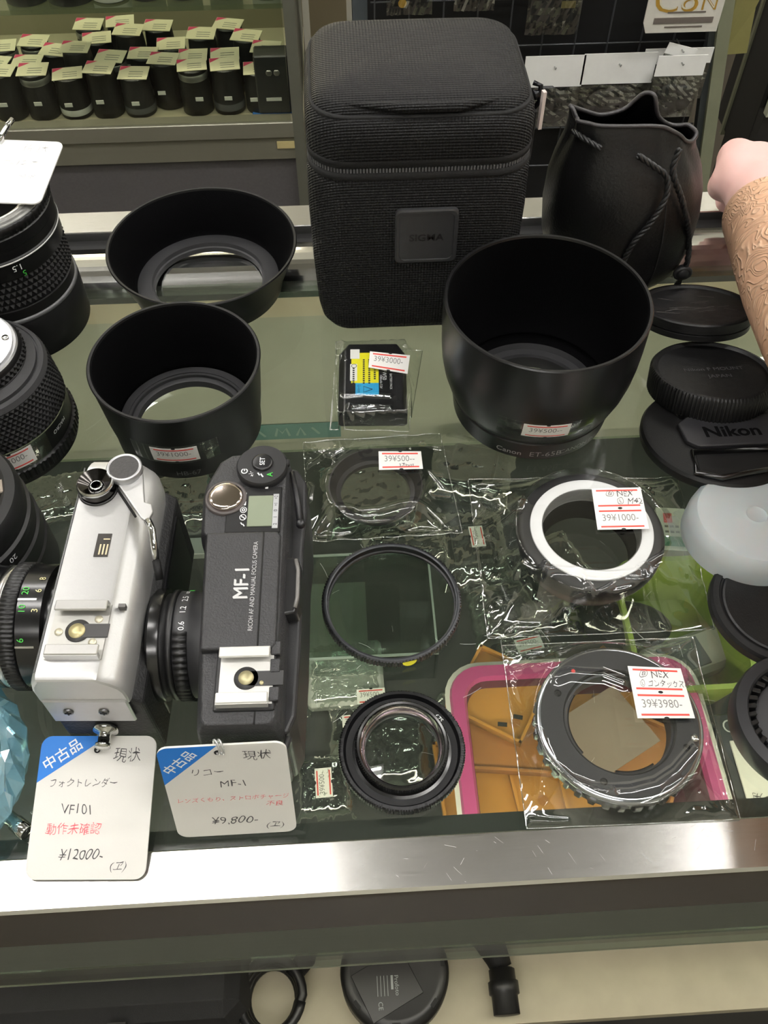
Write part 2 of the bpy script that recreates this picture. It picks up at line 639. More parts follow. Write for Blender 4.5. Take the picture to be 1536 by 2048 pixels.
cpart('rear_lower_panel', MB().box((0, 428, -280), (X1 - X0, 5, 240)), P('grey_panel', '#6f705f', .7))
M_case = glow('case_fill', '#fff3e2', CASE_FILL)
cpart('added_tube', MB().tube([(X0 + 20, 94, -16), (X1 - 20, 94, -16)], 4, 12), M_case)  # unseen tube added under the front rail to brighten the inside
cpart('added_tube', MB().tube([(X0 + 20, 106, -157), (X1 - 20, 106, -157)], 4, 12), glow('case_fill_low', '#fff3e2', CASE_FILL * .62))  # second unseen tube, added to brighten the lower board
mat_ = MB().box((0, 262, SH + .6), (1100, 300, 1.0))
cpart('shelf_mat', mat_, P('charcoal_mat', '#2d2f2d', .75, var=.25, vs_=50, detail=6))

sb = MB()
fr_ = flat((0, 91, 0), (1, 0, 0), (0, 1, 0))
for k in range(44):
    x, y, l_, a = rng.uniform(-30, 150), rng.uniform(-8, 8.5), rng.uniform(.4, 4.5), rng.uniform(-1.2, 1.2)
    dx, dy = l_ * math.cos(a) / 2, l_ * math.sin(a) / 2
    dy = max(-8 - y, min(8.8 - y, dy)) if dy > 0 else -max(-8 - y, min(8.8 - y, -dy))
    if abs(y + dy) < 8.8 and abs(y - dy) < 8.8:
        sb.stroke([(x - dx, y - dy), (x, y + rng.uniform(-.1, .1)), (x + dx, y + dy)], fr_, rng.uniform(.04, .09), .03)
cpart('rail_scratch', sb, P('scratch_bright', '#d8d6d4', .4, metal=.5))
sb = MB()
fr_ = flat((0, 0, 0), (1, 0, 0), (0, 1, 0))
for k in range(46):
    x, y, l_, a = rng.uniform(-22, 150), rng.uniform(116, 240), rng.uniform(2, 9), rng.uniform(0, 3.14)
    b = rng.uniform(-.3, .3)
    sb.stroke([(x + l_ * q * math.cos(a + b * q), y + l_ * q * math.sin(a + b * q)) for q in (-.5, -.2, .2, .5)], fr_, rng.uniform(.05, .12), .03)
cpart('glass_scratch', sb, P('scratch_pale', '#c8cdc8', .5))

# ------------------------------------------------------------------ glass showcase across the aisle
YS = 1350.0
M_frame = P('bronze_steel', '#8e8c7d', .36, metal=.45, var=.08, vs_=60, stretch=(.05, 1, 1))
M_frame2 = P('olive_steel', '#75766a', .4, metal=.4, var=.06, vs_=40)
show = thing('glass_showcase', 'tall glass fronted showcase full of lenses across the aisle', 'showcase', (-420, YS + 150, FLOOR))


def spart(name, mb, mat, par=None, **kw):
    mb.v = [(x + 420, y - YS - 150, z - FLOOR) for x, y, z in mb.v]
    return mb.build(name, mat, par or show, **kw)


SX0, SX1 = -900.0, -52.0
SB = -446.0
spart('bottom_frame', MB().box(((SX0 + SX1) / 2, YS + 14, -455), (SX1 - SX0, 28, 26), bev=1).box(((SX0 + SX1) / 2, YS + 17, -488), (SX1 - SX0, 24, 41), bev=1), M_frame)
spart('kick_panel', MB().box(((SX0 + SX1) / 2 - 8, YS + 24, -667), (SX1 - SX0 - 16, 20, 317)), P('kick_laminate', '#5a5758', .7, var=.15, vs_=200))
spart('stile', MB().box((-61, YS + 15, -330), (17, 30, 990)), M_frame2)
spart('base_board', MB().box(((SX0 + SX1) / 2, YS + 180, SB - 5), (SX1 - SX0, 300, 10)), P('cream_board', '#a9a189', .7, var=.08, vs_=20))
spart('glass_pane', MB().box((-490, YS + 4, -120), (836, 4, 640)), clear('showcase_glass', .05, 0, '#f1f4ee', 4.0))
spart('upper_shelf', MB().box((-480, YS + 170, -281), (830, 270, 7)), clear('upper_shelf_glass', .06, .02, '#e9efe9', 3.0, haze=.06, hazecol='#7f9a8c'))
spart('back_panel', MB().box(((SX0 + SX1) / 2, YS + 325, -200), (SX1 - SX0, 10, 700)), P('showcase_back', '#8f8873', .8, var=.1, vs_=10))
spart('side_panel', MB().box((-56, YS + 170, -200), (6, 290, 640)), M_frame2)
spart('badge', MB().box((-80, YS + 3.4, -482), (36, 1.6, 12)), P('cream_badge', '#cfc08a', .5))

spart('added_tube', MB().tube([(SX0 + 20, YS + 40, 160), (SX1 - 20, YS + 40, 160)], 12, 12), glow('showcase_fill', '#fff0d8', SHOW_FILL))  # unseen tube added to brighten the lenses and cards

# lenses standing in rows behind the glass
M_lens = [P('lens_black', '#111113', .45, var=.2, vs_=200), P('lens_black_two', '#18181a', .5, var=.2, vs_=200), P('lens_grey', '#55565a', .5)]
M_lsilver = P('lens_silver_ring', '#a9aaa8', .3, metal=.8)
M_lwhite = P('lens_white_ring', '#c9cac6', .5)
M_card = P('cream_price_card', '#e8dfc2', .7, var=.05)
M_pink = P('pink_print', '#d2426c', .6)
card_px = [(30, 500), (70, 412), (225, 460), (240, 395), (118, 322), (268, 252), (215, 225), (365, 430), (390, 297), (405, 218), (445, 148), (575, 120), (605, 262), (580, 412),
           (575, 508), (705, 472), (765, 338), (760, 425), (785, 182), (870, 475), (912, 392), (905, 315), (937, 228), (1048, 382), (1080, 465), (1115, 290), (1090, 222), (1108, 160), (10, 240), (5, 318)]
ORD = ['rightmost', 'second from the right', 'third from the right', 'fourth from the right', 'fifth from the right', 'sixth from the right', 'seventh from the right', 'eighth from the right', 'ninth from the right']
spots = []
for cx, cy in card_px:
    px, py = cx / 2.4, cy / 2.4
    hh = 62 if cy > 440 else rng.choice([60, 70, 78])
    p = G(px, py, SB + hh + 2)
    p[1] = max(p[1], YS + 55)
    spots.append([p[0], p[1], hh, px, py])
# keep neighbours from running into each other
for it in range(80):
    for i in range(len(spots)):
        for j in range(i):
            dx, dy = spots[i][0] - spots[j][0], spots[i][1] - spots[j][1]
            d = math.hypot(dx, dy) or 1
            if d < 51:
                k = (51 - d) / 2 / d
                spots[i][0] += dx * k
                spots[i][1] += dy * k
                spots[j][0] -= dx * k
                spots[j][1] -= dy * k
    for s_ in spots:
        s_[1] = min(max(s_[1], YS + 55), YS + 288)
        s_[0] = min(s_[0], -96)
spots.sort(key=lambda s_: -s_[1])
order = sorted(range(len(spots)), key=lambda i: spots[i][1])
rowof = {}
names_row = ['front', 'second', 'third', 'fourth', 'back']
for k in range(5):
    row = sorted(order[k * 6:(k + 1) * 6], key=lambda i: -spots[i][0])
    for q, i in enumerate(row):
        rowof[i] = (names_row[k], ORD[q])


def small_lens(x, y, hh, kind, label):
    t = thing('camera_lens', label, 'lens', (x, y, SB + .4), group='second-hand lenses standing in the showcase')
    r_ = 24.5
    MB().lathe([(r_ - 2, 0), (r_, 1), (r_, hh * .3), (r_ - .6, hh * .32, .5, 40), (r_ - .6, hh * .6, .5, 40), (r_ - 1, hh * .62), (r_ - 2, hh * .86), (r_ - 3, hh - 3)], 80, capa=True).build('barrel', M_lens[kind % 2], t)
    MB().lathe([(r_ - 3, hh - 3), (r_ - 2.4, hh - 2), (r_ - 3, hh), (3, hh)], 40, capb=True).build('cap', M_lens[0], t)
    if kind % 3 == 0:
        MB().lathe([(r_ + .2, hh * .1), (r_ + .5, hh * .12), (r_ + .5, hh * .24), (r_ + .2, hh * .26)], 48).build('band', M_lens[2] if kind % 2 else M_lwhite, t)
    elif kind % 3 == 1:
        MB().lathe([(r_ - 1.4, hh * .78), (r_ - 1.0, hh * .8), (r_ - 1.4, hh * .9), (r_ - 2.2, hh * .92)], 48).build('band', M_lsilver, t)
    MB().box((rng.uniform(-10, 10), -r_ - .2, hh * .42), (12, 1, 6)).build('label_sticker', M_paper, t)
    return t


for i, (x, y, hh, px, py) in enumerate(spots):
    rw, od = rowof[i]
    small_lens(x, y, hh, i, 'black lens under a card in the showcase, %s row, %s' % (rw, od))
    a = rng.uniform(-.25, .15)
    c = thing('price_card', 'cream price card on the showcase lens, %s row, %s' % (rw, od), 'price card', (x, y, SB + hh + 1.2), rz=a, rx=R(rng.uniform(2, 5)), group='price cards on the showcase lenses')
    MB().box((0, 0, 1.0), (46, 34, .8)).build('card', M_card, c)
    MB().add([(-22.6, 16.6, 1.5), (-22.6, 5, 1.5), (-6, 16.6, 1.5)], [(0, 1, 2)]).build('pink_corner', M_pink, c)
    mb = MB()
    for k in range(3):
        mb.sheet(flat((4, 2 - 6 * k, 1.45), (1, 0, 0), (0, 1, 0)), 22, 1.4, 4, 1, .1)
    mb.build('printed_line', M_stamp, c)

# the shelf above: only the feet of its lenses come into the picture
for k, (px, w_, kind) in enumerate([(62, 76, 0), (150, 84, 1), (228, 68, 3), (300, 60, 0), (372, 62, 1), (455, 58, 4), (538, 54, 3)]):
    p = GY(px, 30, YS + 60)
    t = thing('camera_lens', 'lens on the upper showcase shelf, %s of seven' % ['leftmost', 'second from the left', 'third from the left, on a white foot', 'fourth from the left', 'fifth from the left', 'sixth from the left', 'rightmost, on a white foot'][k], 'lens',
              (p[0], YS + 72, -276.9), group='lenses on the upper showcase shelf')
    r_ = w_ / 2 * .84
    MB().lathe([(r_ - 2, 0), (r_, 1), (r_, 30), (r_ - 1, 31, .5, 40), (r_ - 1, 60, .5, 40), (r_ - 3, 62), (r_ - 3, 80)], 80, capa=True, capb=True).build('barrel', M_lens[k % 2], t)
    if kind == 3:
        MB().lathe([(r_ + .2, 2), (r_ + .6, 3), (r_ + .6, 14), (r_ + .2, 15)], 48).build('band', M_lwhite, t)
# right end of the showcase floor: a boxed accessory on a blue tray
p = GY(520, 232, YS + 40)
t = thing('blue_tray', 'small blue tray at the right end of the showcase floor', 'tray', (-97, YS + 42, SB + .4))
MB().box((0, 0, 2), (74, 44, 3), bev=1).build('tray', P('tray_blue', '#2c62a8', .5), t)
t2 = thing('accessory_box', 'clear topped box with black accessory standing on the blue tray', 'box', (-97, YS + 44, SB + 4.2))
MB().box((0, 0, 46), (52, 34, 92), bev=2).build('box_body', P('box_charcoal', '#38393a', .35), t2)
MB().box((0, -17.4, 24), (24, .8, 5)).build('label_sticker', M_paper, t2)
MB().ball((-4, -17.5, 66), 5, 12, (1, .25, 1)).ball((8, -17.5, 66), 5, 12, (1, .25, 1)).build('fastener', M_lsilver, t2)

# ------------------------------------------------------------------ wire grid with hanging packets
YW = 1350.0
structure(MB().box((-6, YW + 190, -250), (60, 60, 1150)).build('trim_1', P('tan_pillar', '#8c8064', .7, var=.08, vs_=10)))
structure(MB().box((46, YW + 160, -250), (26, 60, 1150)).build('trim_2', P('blue_grey_pillar', '#6c7478', .5)))
grid = thing('wire_grid_panel', 'black backed wire grid display rack with slanted grey side post', 'display rack', (320, YW + 30, FLOOR))


def gpart(name, mb, mat, **kw):
    mb.v = [(x - 320, y - YW - 30, z - FLOOR) for x, y, z in mb.v]
    return mb.build(name, mat, grid, **kw)


gpart('back_board', MB().box((318, YW + 34, -330), (530, 10, 1000)), P('black_board', '#0c0c0d', .7))
mb = MB()
for k in range(11):
    mb.tube([(62 + 50 * k, YW, -820), (62 + 50 * k, YW, 160)], 1.4, 6)
for k in range(14):
    mb.tube([(56, YW, -800 + 67 * k), (580, YW, -800 + 67 * k)], 1.4, 6)
gpart('wire_grid', mb, P('grid_wire', '#55575a', .35, metal=.6))
gpart('side_post', MB().rows([[(x, y, z) for x, y in ((dx - 9, YW - 14), (dx + 11, YW - 14), (dx + 11, YW + 20), (dx - 9, YW + 20))] for dx, z in ((512, 100), (662, -820))], capa=True, capb=True, smooth=False),
      P('post_grey_green', '#83866f', .5, var=.06))
gpart('edge_rail', MB().rows([[(x, y, z) for x, y in ((dx - 9, YW - 6), (dx + 1, YW - 6), (dx + 1, YW + 10), (dx - 9, YW + 10))] for dx, z in ((502, 100), (652, -820))], capa=True, capb=True, smooth=False),
      P('post_dark', '#3f4444', .5))
M_head = P('header_card', '#fafaf7', .65, var=.03)
M_crump = clear('crumpled_cellophane', .30, .08, '#e8ece8', 3.0, bump=1.0, bs=55)


def hanging_packet(px0, px1, py0, py1, pyb, yoff, col, label, tilt=0.0, hk=30):
    a, b = GY(px0, py0, YW - yoff), GY(px1, py1, YW - yoff)
    cx, cz = (a[0] + b[0]) / 2, (a[2] + b[2]) / 2
    wd, hd = b[0] - a[0], a[2] - b[2]
    bz = GY(px0, pyb, YW - yoff)[2]
    t = thing('hanging_packet', label, 'packet', (cx, YW - yoff, cz), ry=tilt, group='cellophane packets hanging on the wire grid')
    MB().box((0, 0, 0), (wd, 1.2, hd)).build('header_card', M_head, t)
    bot = bz - cz
    n, m = 14, 14
    V, F = [], []
    for q in (-1, 1):
        for j in range(m + 1):
            for i in range(n + 1):
                u, v = i / n, j / m
                dep = 7 * math.sin(PI * u) ** .6 * math.sin(PI * min(1, v * .9 + .1)) ** .6 + rng.uniform(-1.2, 1.2) * (0 < i < n and 0 < j < m)
                V.append((-wd / 2 + wd * u, q * max(.3, dep), -hd / 2 + (bot + hd / 2) * v))
    for q in range(2):
        o = q * (n + 1) * (m + 1)
        F += [(o + j * (n + 1) + i, o + j * (n + 1) + i + 1, o + (j + 1) * (n + 1) + i + 1, o + (j + 1) * (n + 1) + i) for j in range(m) for i in range(n)]
    MB().add(V, F).build('cellophane', M_crump, t)
    cb = MB()
    zc = (-hd / 2 + bot) / 2
    for k in range(3):
        cb.ball((rng.uniform(-.2, .2) * wd, 0, zc + rng.uniform(-.12, .12) * bot), wd * .27, 14, (1, .22, 1.1))
    cb.build('contents', P('contents_' + col, col, .5), t)
    MB().tube([(0, hk, hd * .15), (0, -8, hd * .15), (0, -10, hd * .22)], 1.1, 6).build('hook', M_lsilver, t)


hanging_packet(1052, 1162, 113, 172, 255, 26, '#2b2b2d', 'packet with wide white header on the wire grid, just right of the padded case')
hanging_packet(1170, 1302, 108, 165, 245, 26, '#3a3634', 'packet with wide white header on the wire grid, above the drawstring pouch')
hanging_packet(1318, 1405, 112, 150, 235, 60, '#25282b', 'packet with white header on the wire grid, nearest to the slanted post', hk=9)
hanging_packet(1292, 1420, 98, 125, 200, 16, '#2d2b2a', 'packet half hidden behind the one nearest to the slanted post')
hanging_packet(1334, 1390, 92, 112, 170, 38, '#2d2b2a', 'packet whose small header card sticks up crooked near the slanted post', tilt=.25)
for (a, b, c, lab, acc) in ((772, 862, 22, 'black pouch with a yellow dot hanging in clear film above the padded case', '#d8a828'), (905, 985, 14, 'black pouch in clear film at the top edge, right of the yellow dotted one', None),
                            (1046, 1150, 62, 'large black pouch in clear film with a gold band, right of the padded case', '#a89860')):
    p0, p1 = GY(a, c, YW - 24), GY(b, c, YW - 24)
    wd = p1[0] - p0[0]
    t = thing('hanging_pouch', lab, 'pouch', ((p0[0] + p1[0]) / 2, YW - 24, p0[2]), group='black pouches hanging on the wire grid')
    MB().box((0, 0, 75), (wd * .8, 18, 132), bev=5).build('pouch', P('pouch_black', '#131316', .6, var=.2), t)
    V, F = [], []
    n = 16
    for j in range(n + 1):
        for i in range(n + 1):
            V.append((wd * (i / n - .5), -12 - rng.uniform(0, 3), 150 * j / n))
    F = [(j * (n + 1) + i, j * (n + 1) + i + 1, (j + 1) * (n + 1) + i + 1, (j + 1) * (n + 1) + i) for j in range(n) for i in range(n)]
    MB().add(V, F).build('cellophane', M_crump, t)
    if acc == '#d8a828':
        MB(lambda p: (p[0] - wd * .15, p[2] - 10, p[1] + 14)).disc(6, 0).build('yellow_dot', P('yellow_dot', acc, .5), t)
    elif acc:
        MB().box((wd * .26, -10.5, 40), (20, 2, 9), rz=0).build('gold_band', P('gold_band', acc, .4, metal=.4), t)
    MB().tube([(0, 20, 139), (0, -8, 139)], 1.3, 6).build('hook', M_lsilver, t)
# sign card at the top of the grid
a, b = GY(1297, 0, YW - 50), GY(1432, 62, YW - 50)
t = thing('sign_card', 'white sign card with big gold letters at the top right of the wire grid', 'sign', ((a[0] + b[0]) / 2, YW - 50, b[2]))
wd = b[0] - a[0]
MB(lambda p: (p[0], p[2], p[1])).prism([(-wd / 2, 14), (-wd / 2 + 6, 0), (wd / 2, 0), (wd / 2, 100), (-wd / 2, 100)], -1, 1).build('card', P('sign_white', '#d9d6cc', .6), t)
fm = lambda u, v, h: (u, -1 - h, v)
tb = MB()
tb.text('C8', 50, fm, (-14, 46), sx=1.1, h=.4).text('N', 30, fm, (34, 41), sx=1.1, h=.4)
gl_ = tb.build('gold_lettering', P('gold_letter', '#b08a38', .5), t)
MB().text('C8', 42, fm, (-14, 46), sx=1.12, thin=.02, h=.7).text('N', 24, fm, (34, 41), sx=1.1, thin=.02, h=.7).build('pale_lettering', P('pale_letter', '#d8d2bc', .5), t)
MB().box((2, -1.6, 17), (wd * .78, 1, 8)).box((4, -1.4, 28), (wd * .5, .6, 2)).box((4, -1.4, 8), (wd * .5, .6, 2)).build('printed_line', P('sign_grey', '#6d655e', .6), t)
MB().tube([(0, 50, 92), (0, -4, 92)], 1.3, 6).build('hook', M_lsilver, t)
# beyond the slanted post: a grey shelf unit with papers
t = thing('storage_shelf', 'grey steel storage shelf with white front boards right of the slanted post', 'shelf', (800, YW + 60, FLOOR))
M_sh = P('shelf_cream', '#a7a895', .6, var=.05)
M_shd = P('shelf_dark', '#23211e', .7)
for nm, c_, d_, m_ in (('front_board', (30, -40, 395), (250, 14, 70), M_sh), ('shelf_top', (30, 20, 432), (250, 130, 6), M_sh), ('upright', (-62, -20, 660), (26, 20, 460), M_sh), ('side_panel', (-92, 60, 470), (8, 150, 420), M_shd),
                       ('back_panel', (30, 90, 560), (260, 8, 620), P('shelf_back', '#74755f', .7)), ('base', (30, 20, 180), (250, 120, 358), M_shd)):
    MB().box(c_, d_).build(nm, m_, t)
p = GY(1487, 70, YW + 10)
t = thing('paper_bundle', 'yellowish paper bundle tucked beside the slanted post', 'paper', (p[0], YW + 70, FLOOR + 438))
V = [(0, 0, 0), (42, 4, 0), (34, 6, 70), (46, -4, 150), (20, -6, 170), (-4, 0, 150)]
MB().rows([[(x, y - 4, z) for x, y, z in V], [(x, y + 4, z) for x, y, z in V]], capa=True, capb=True, smooth=False).build('bundle', P('yellow_paper', '#8f8a55', .7, var=.12, vs_=30), t)

# ================================================================== things inside the counter, on its glass shelf
ZS = SH + 1.2
M_amber = P('amber_plastic', '#b98138', .3, var=.08, vs_=60, spec=.5)
M_amber2 = P('amber_plastic_dark', '#a8703a', .35, var=.1, vs_=60)
M_trayw = P('tray_white', '#cfcdc4', .5)
M_trayp = P('tray_pink', '#b04479', .35, var=.05)
M_trayi = P('tray_deep_pink', '#5a2236', .6, var=.1)


def rrect(w_, h_, r_, n=6):
    P_ = []
    for cx, cy, a0 in ((w_ / 2 - r_, h_ / 2 - r_, 0), (-w_ / 2 + r_, h_ / 2 - r_, PI / 2), (-w_ / 2 + r_, -h_ / 2 + r_, PI), (w_ / 2 - r_, -h_ / 2 + r_, 1.5 * PI)):
        for k in range(n + 1):
            a = a0 + PI / 2 * k / n
            P_.append((cx + r_ * math.cos(a), cy + r_ * math.sin(a)))
    return P_


def rring(mb, specs):
    """stack of rounded rectangles: (w, h, r, z)"""
    return mb.rows([[(x, y, z) for x, y in rrect(w_, h_, r_)] for w_, h_, r_, z in specs], smooth=False)


t = thing('plastic_tray', 'white rimmed pink plastic tray holding amber cases inside the counter', 'tray', (115.5, 172, ZS))
TW, TH = 141, 112
rring(MB(), [(TW - 14, TH - 14, 14, 0), (TW - 2, TH - 2, 20, 26), (TW, TH, 20, 28), (TW - 5, TH - 5, 18, 28.6)]).build('outer_rim', M_trayw, t)
rring(MB(), [(TW - 5, TH - 5, 18, 28.6), (TW - 7, TH - 7, 17, 31), (TW - 20, TH - 20, 14, 31), (TW - 23, TH - 23, 12, 28)]).build('pink_rim', M_trayp, t)
mb = rring(MB(), [(TW - 23, TH - 23, 12, 28), (TW - 30, TH - 30, 10, 3)])
mb.prism(rrect(TW - 30, TH - 30, 10), 1.5, 3)
mb.build('basket', M_trayi, t)
cases = [((1000, 1560), 66, 50, .06, 6, M_amber, 'amber case with pale lid at the lower left of the pink tray'),
         ((1000, 1470), 60, 40, -.12, 12, M_amber2, 'dark amber case lying across the middle left of the pink tray'),
         ((1000, 1385), 44, 44, -.55, 19, M_amber, 'amber case tilted up at the upper left of the pink tray'),
         ((1180, 1420), 70, 48, .6, 8, M_amber, 'amber case seen through the adapter ring above the pink tray'),
         ((1260, 1500), 56, 44, -.5, 15, M_amber2, 'dark amber case under the right side of the adapter ring'),
         ((1150, 1590), 64, 46, .1, 5, M_amber, 'amber case under the front of the adapter ring in the pink tray')]
for k, (pp, w_, h_, a, dz, m_, lab) in enumerate(cases):
    p = G(pp[0], pp[1], ZS + dz + 5)
    t = thing('filter_case', lab, 'case', (p[0], p[1], ZS + dz), rz=a, group='amber filter cases in the tray')
    mb = MB().box((0, 0, 1), (w_, h_, 1.6))
    for c_, d_ in (((0, h_ / 2 - .8, 3.2), (w_, 1.6, 5)), ((0, -h_ / 2 + .8, 3.2), (w_, 1.6, 5)), ((w_ / 2 - .8, 0, 3.2), (1.6, h_, 5)), ((-w_ / 2 + .8, 0, 3.2), (1.6, h_, 5))):
        mb.box(c_, d_)
    mb.build('case_body', m_, t)
    if k % 2 == 0:
        MB(lambda q: q).disc(3, 2.2, 20, (w_ * .32, -h_ * .25)).build('round_mark', M_amber2, t)
    if k == 2:
        MB().box((w_ * .2, -h_ * .38, 5.6), (5, 2, 1.2), .4).box((w_ * .33, -h_ * .2, 5.6), (5, 2, 1.2), .3).build('black_mark', M_dark, t)
t = thing('filter_sheet', 'translucent brownish sheet lying on the amber cases under the adapter ring', 'sheet', tuple(G(1200, 1470, ZS + 27)[:2]) + (ZS + 25,), rz=.5)
MB().box((0, 0, 0), (52, 38, 1)).build('sheet', P('brown_sheet', '#8d7a6c', .4), t)
# lime green basket, booklet and black box on the right
g0, g1 = G(1243, 1215, -105), G(1478, 1215, -105)
t = thing('plastic_basket', 'lime green plastic basket inside the counter between the bagged adapters and the caps', 'basket', ((g0[0] + g1[0]) / 2, 243, ZS))
GW = g1[0] - g0[0]
M_lime = P('lime_plastic', '#7c9038', .4, var=.08, vs_=30)
rring(MB(), [(GW - 16, 72, 12, 0), (GW - 2, 84, 16, 36), (GW, 86, 16, 38), (GW - 6, 80, 14, 38), (GW - 20, 66, 10, 4)]).prism(rrect(GW - 18, 68, 10), 1, 4).build('basket_body', M_lime, t)
t2 = thing('grey_packet', 'grey and white packet lying in the lime green basket', 'packet', ((g0[0] + g1[0]) / 2 + 8, 232, ZS + 4.5), rz=.3)
MB().box((0, 0, 7), (58, 26, 13), bev=3).build('packet_body', P('packet_grey', '#8c8d84', .5), t2)
MB().box((-6, 0, 14), (26, 18, 1)).build('packet_label', P('packet_label', '#3d4144', .5), t2)
t2 = thing('black_pouch', 'small black pouch in the lime green basket', 'pouch', ((g0[0] + g1[0]) / 2 - 22, 254, ZS + 4.5), rz=-.2)
MB().ball((0, 0, 11), 18, 18, (1.3, .8, .6)).build('pouch_body', M_rubber, t2)
q = [G(1312, 1013, -128), G(1440, 1020, -128), G(1450, 1105, -128), G(1322, 1098, -128)]
o = np.mean(q, axis=0)
t = thing('booklet', 'white booklet with red flower mark and green band inside the counter', 'booklet', (o[0], o[1], ZS))
loc = [np.array([p_[0] - o[0], p_[1] - o[1], 0]) for p_ in q]
MB().rows([[tuple(p_ + np.array([0, 0, z])) for p_ in loc] for z in (0, 15)], capa=True, capb=True, smooth=False).build('cover', P('booklet_paper', '#c4c6bd', .6), t)
fq = quad([p_ + np.array([0, 0, 15.1]) for p_ in loc], 30, 22)
MB().add([fq(u, v, .2) for u, v in ((-15, -4), (-15, -9), (15, -9), (15, -4))], [(3, 2, 1, 0)]).build('green_band', P('green_print', '#3f7a5c', .6), t)
MB().add([fq(1.8 + 2.6 * math.cos(a) * (1 + .15 * math.cos(5 * a)), 6 + 2.6 * math.sin(a) * (1 + .15 * math.cos(5 * a)), .2) for a in np.linspace(0, 2 * PI, 41)[:-1]], [tuple(range(40))]) \
    .add([fq(u, v, .2) for u, v in ((-12, 8), (-12, 3), (-8, 3), (-8, 8))], [(3, 2, 1, 0)]).build('red_mark', P('red_mark', '#c2343c', .6), t)
mb = MB()
for v in (1.2, -1.6):
    for k in range(9):
        mb.sheet(lambda u, w_, h, k=k, v=v: fq(-11 + k * 2.5 + u, v + w_, h), 1.7, 1.0, 1, 1, .25)
mb.build('printed_line', P('print_dark', '#5a5c58', .6), t)
p = G(1480, 1510, -118)
po_ = np.array([230.0, 150.0])
t = thing('black_box', 'black box with big upside-down grey letters and a white label inside the counter', 'box', (230, 150, ZS))
MB().box((0, 0, 12), (82, 84, 24), bev=1).build('box_body', P('carton_black', '#191a1b', .4), t)
ft = flat((0, 0, 24.2), (1, 0, 0), (0, 1, 0))
pa_ = G(1472, 1452, -119.5)[:2] - po_
pb_ = G(1458, 1482, -119.5)[:2] - po_
MB().text('VO', 11, ft, tuple(pa_), rot=PI, thin=.01).build('grey_lettering', P('grey_print', '#a3a5a3', .5), t)
MB().box((pb_[0] + 26, pb_[1] - 19, 24.5), (52, 38, 1), bev=.4).build('white_label', P('label_white', '#c9c6bc', .6), t)
MB().text('ニトカー用', 5.5, flat((0, 0, 25.1), (1, 0, 0), (0, 1, 0)), (pb_[0] + 17, pb_[1] - 31), rot=PI, shear=.2, thin=.01, wob=.06).build('handwriting', M_pen, t)

# small bagged accessories
M_crbag = clear('crumpled_bag', .24, .08, '#eef2ee', 3.0, bump=.9, bs=38)


def packet(px, py, w_, h_, rz, label, body='#1a1b1c', bw=.6, bh=.5, bz=8, st=None, strot=0.0, zz=0.0):
    p = G(px, py, ZS + 8 + zz)
    t = thing('accessory_packet', label, 'packet', (p[0], p[1], ZS + zz), rz=rz, group='small bagged accessories inside the counter')
    if body:
        MB().box((0, 0, bz / 2 + .3), (w_ * bw, h_ * bh, bz), bev=2).build('contents', P('contents_' + body, body, .45), t)
    n = 26
    V = []
    for j in range(n + 1):
        for i in range(n + 1):
            u, v = i / n - .5, j / n - .5
            e = min(1, (.5 - abs(u)) / .16) * min(1, (.5 - abs(v)) / .16)
            V.append((u * w_, v * h_, .5 + (bz + 1.2 if body else 5) * e ** .6 + rng.uniform(0, 2.4) * (e > 0) + (e <= 0) * rng.uniform(0, 1.5)))
    F = [(j * (n + 1) + i, j * (n + 1) + i + 1, (j + 1) * (n + 1) + i + 1, (j + 1) * (n + 1) + i) for j in range(n) for i in range(n)]
    MB().add(V, F, True).build('clear_film', M_crbag, t)
    if st:
        c_, n_ = math.cos(strot), math.sin(strot)
        sticker(t, flat((st[0], st[1], (bz if body else 5) + 3.6), (c_, n_, 0), (-n_, c_, 0)), 16, 9, '39¥500-')
    return t


packet(735, 985, 66, 60, .1, 'bagged black accessory below the small ring and its film', '#151617', .7, .6, 10)
packet(945, 935, 62, 58, -.3, 'bagged black accessory at the foot of the big glossy hood', '#141516', .5, .6, 12)
packet(945, 1085, 50, 62, .05, 'bagged accessory with a sideways price sticker left of the white ringed adapter', '#2a2c2c', .5, .5, 8, (3, 2), PI / 2)
packet(812, 1085, 60, 34, .15, 'bagged metal part just above the big filter ring', '#3a3c3c', .3, .4, 8)
packet(1050, 1215, 70, 44, .1, 'bagged accessory under the front edge of the white ringed adapter', '#1d2024', .5, .5, 9)
packet(1055, 1290, 34, 24, .3, 'small bagged accessory with red lined sticker between the two bagged adapters', '#2c3440', .5, .4, 5, (1, 0), -.1)
packet(690, 1345, 48, 46, .02, 'silvery grey packet with a price sticker below the big filter ring', '#a9aba6', .92, .88, 9, (14, -18), 0.0)
packet(760, 1480, 60, 52, -.05, 'bagged dark accessory with slanting sticker seen through the stepped ring', '#25272a', .8, .7, 6, (-13, 10), .1)
packet(648, 1570, 34, 38, .04, 'bagged accessory with an upright price sticker beside the black camera', '#18191b', .7, .7, 8, (0, 0), PI / 2)
packet(1100, 1150, 60, 60, .4, 'bagged black accessory with blue label seen through the white ringed adapter', '#191b1f', .7, .7, 14)
packet(372, 1010, 44, 50, .1, 'bagged black accessory between the silver and the black camera', '#131416', .8, .7, 16)
packet(105, 985, 50, 40, .1, 'packet of tiny black screws behind the silver camera', '#3a3b3a', .3, .3, 5)
p = G(375, 1092, ZS + 6)
t = thing('grey_slab', 'pale grey slab between the two cameras inside the counter', 'slab', (p[0], p[1], ZS))
MB().box((0, 0, 3), (40, 13, 6), bev=.6).build('slab_body', P('pale_slab', '#7d8481', .4), t)
t = thing('display_case', 'clear acrylic case with a grey card inside the counter beneath the filter ring', 'case', tuple(G(700, 1235, ZS + 15)[:2]) + (ZS,))
M_acr = clear('acrylic', .14, .02, '#dbe6e0', 3.0)
mb = MB()
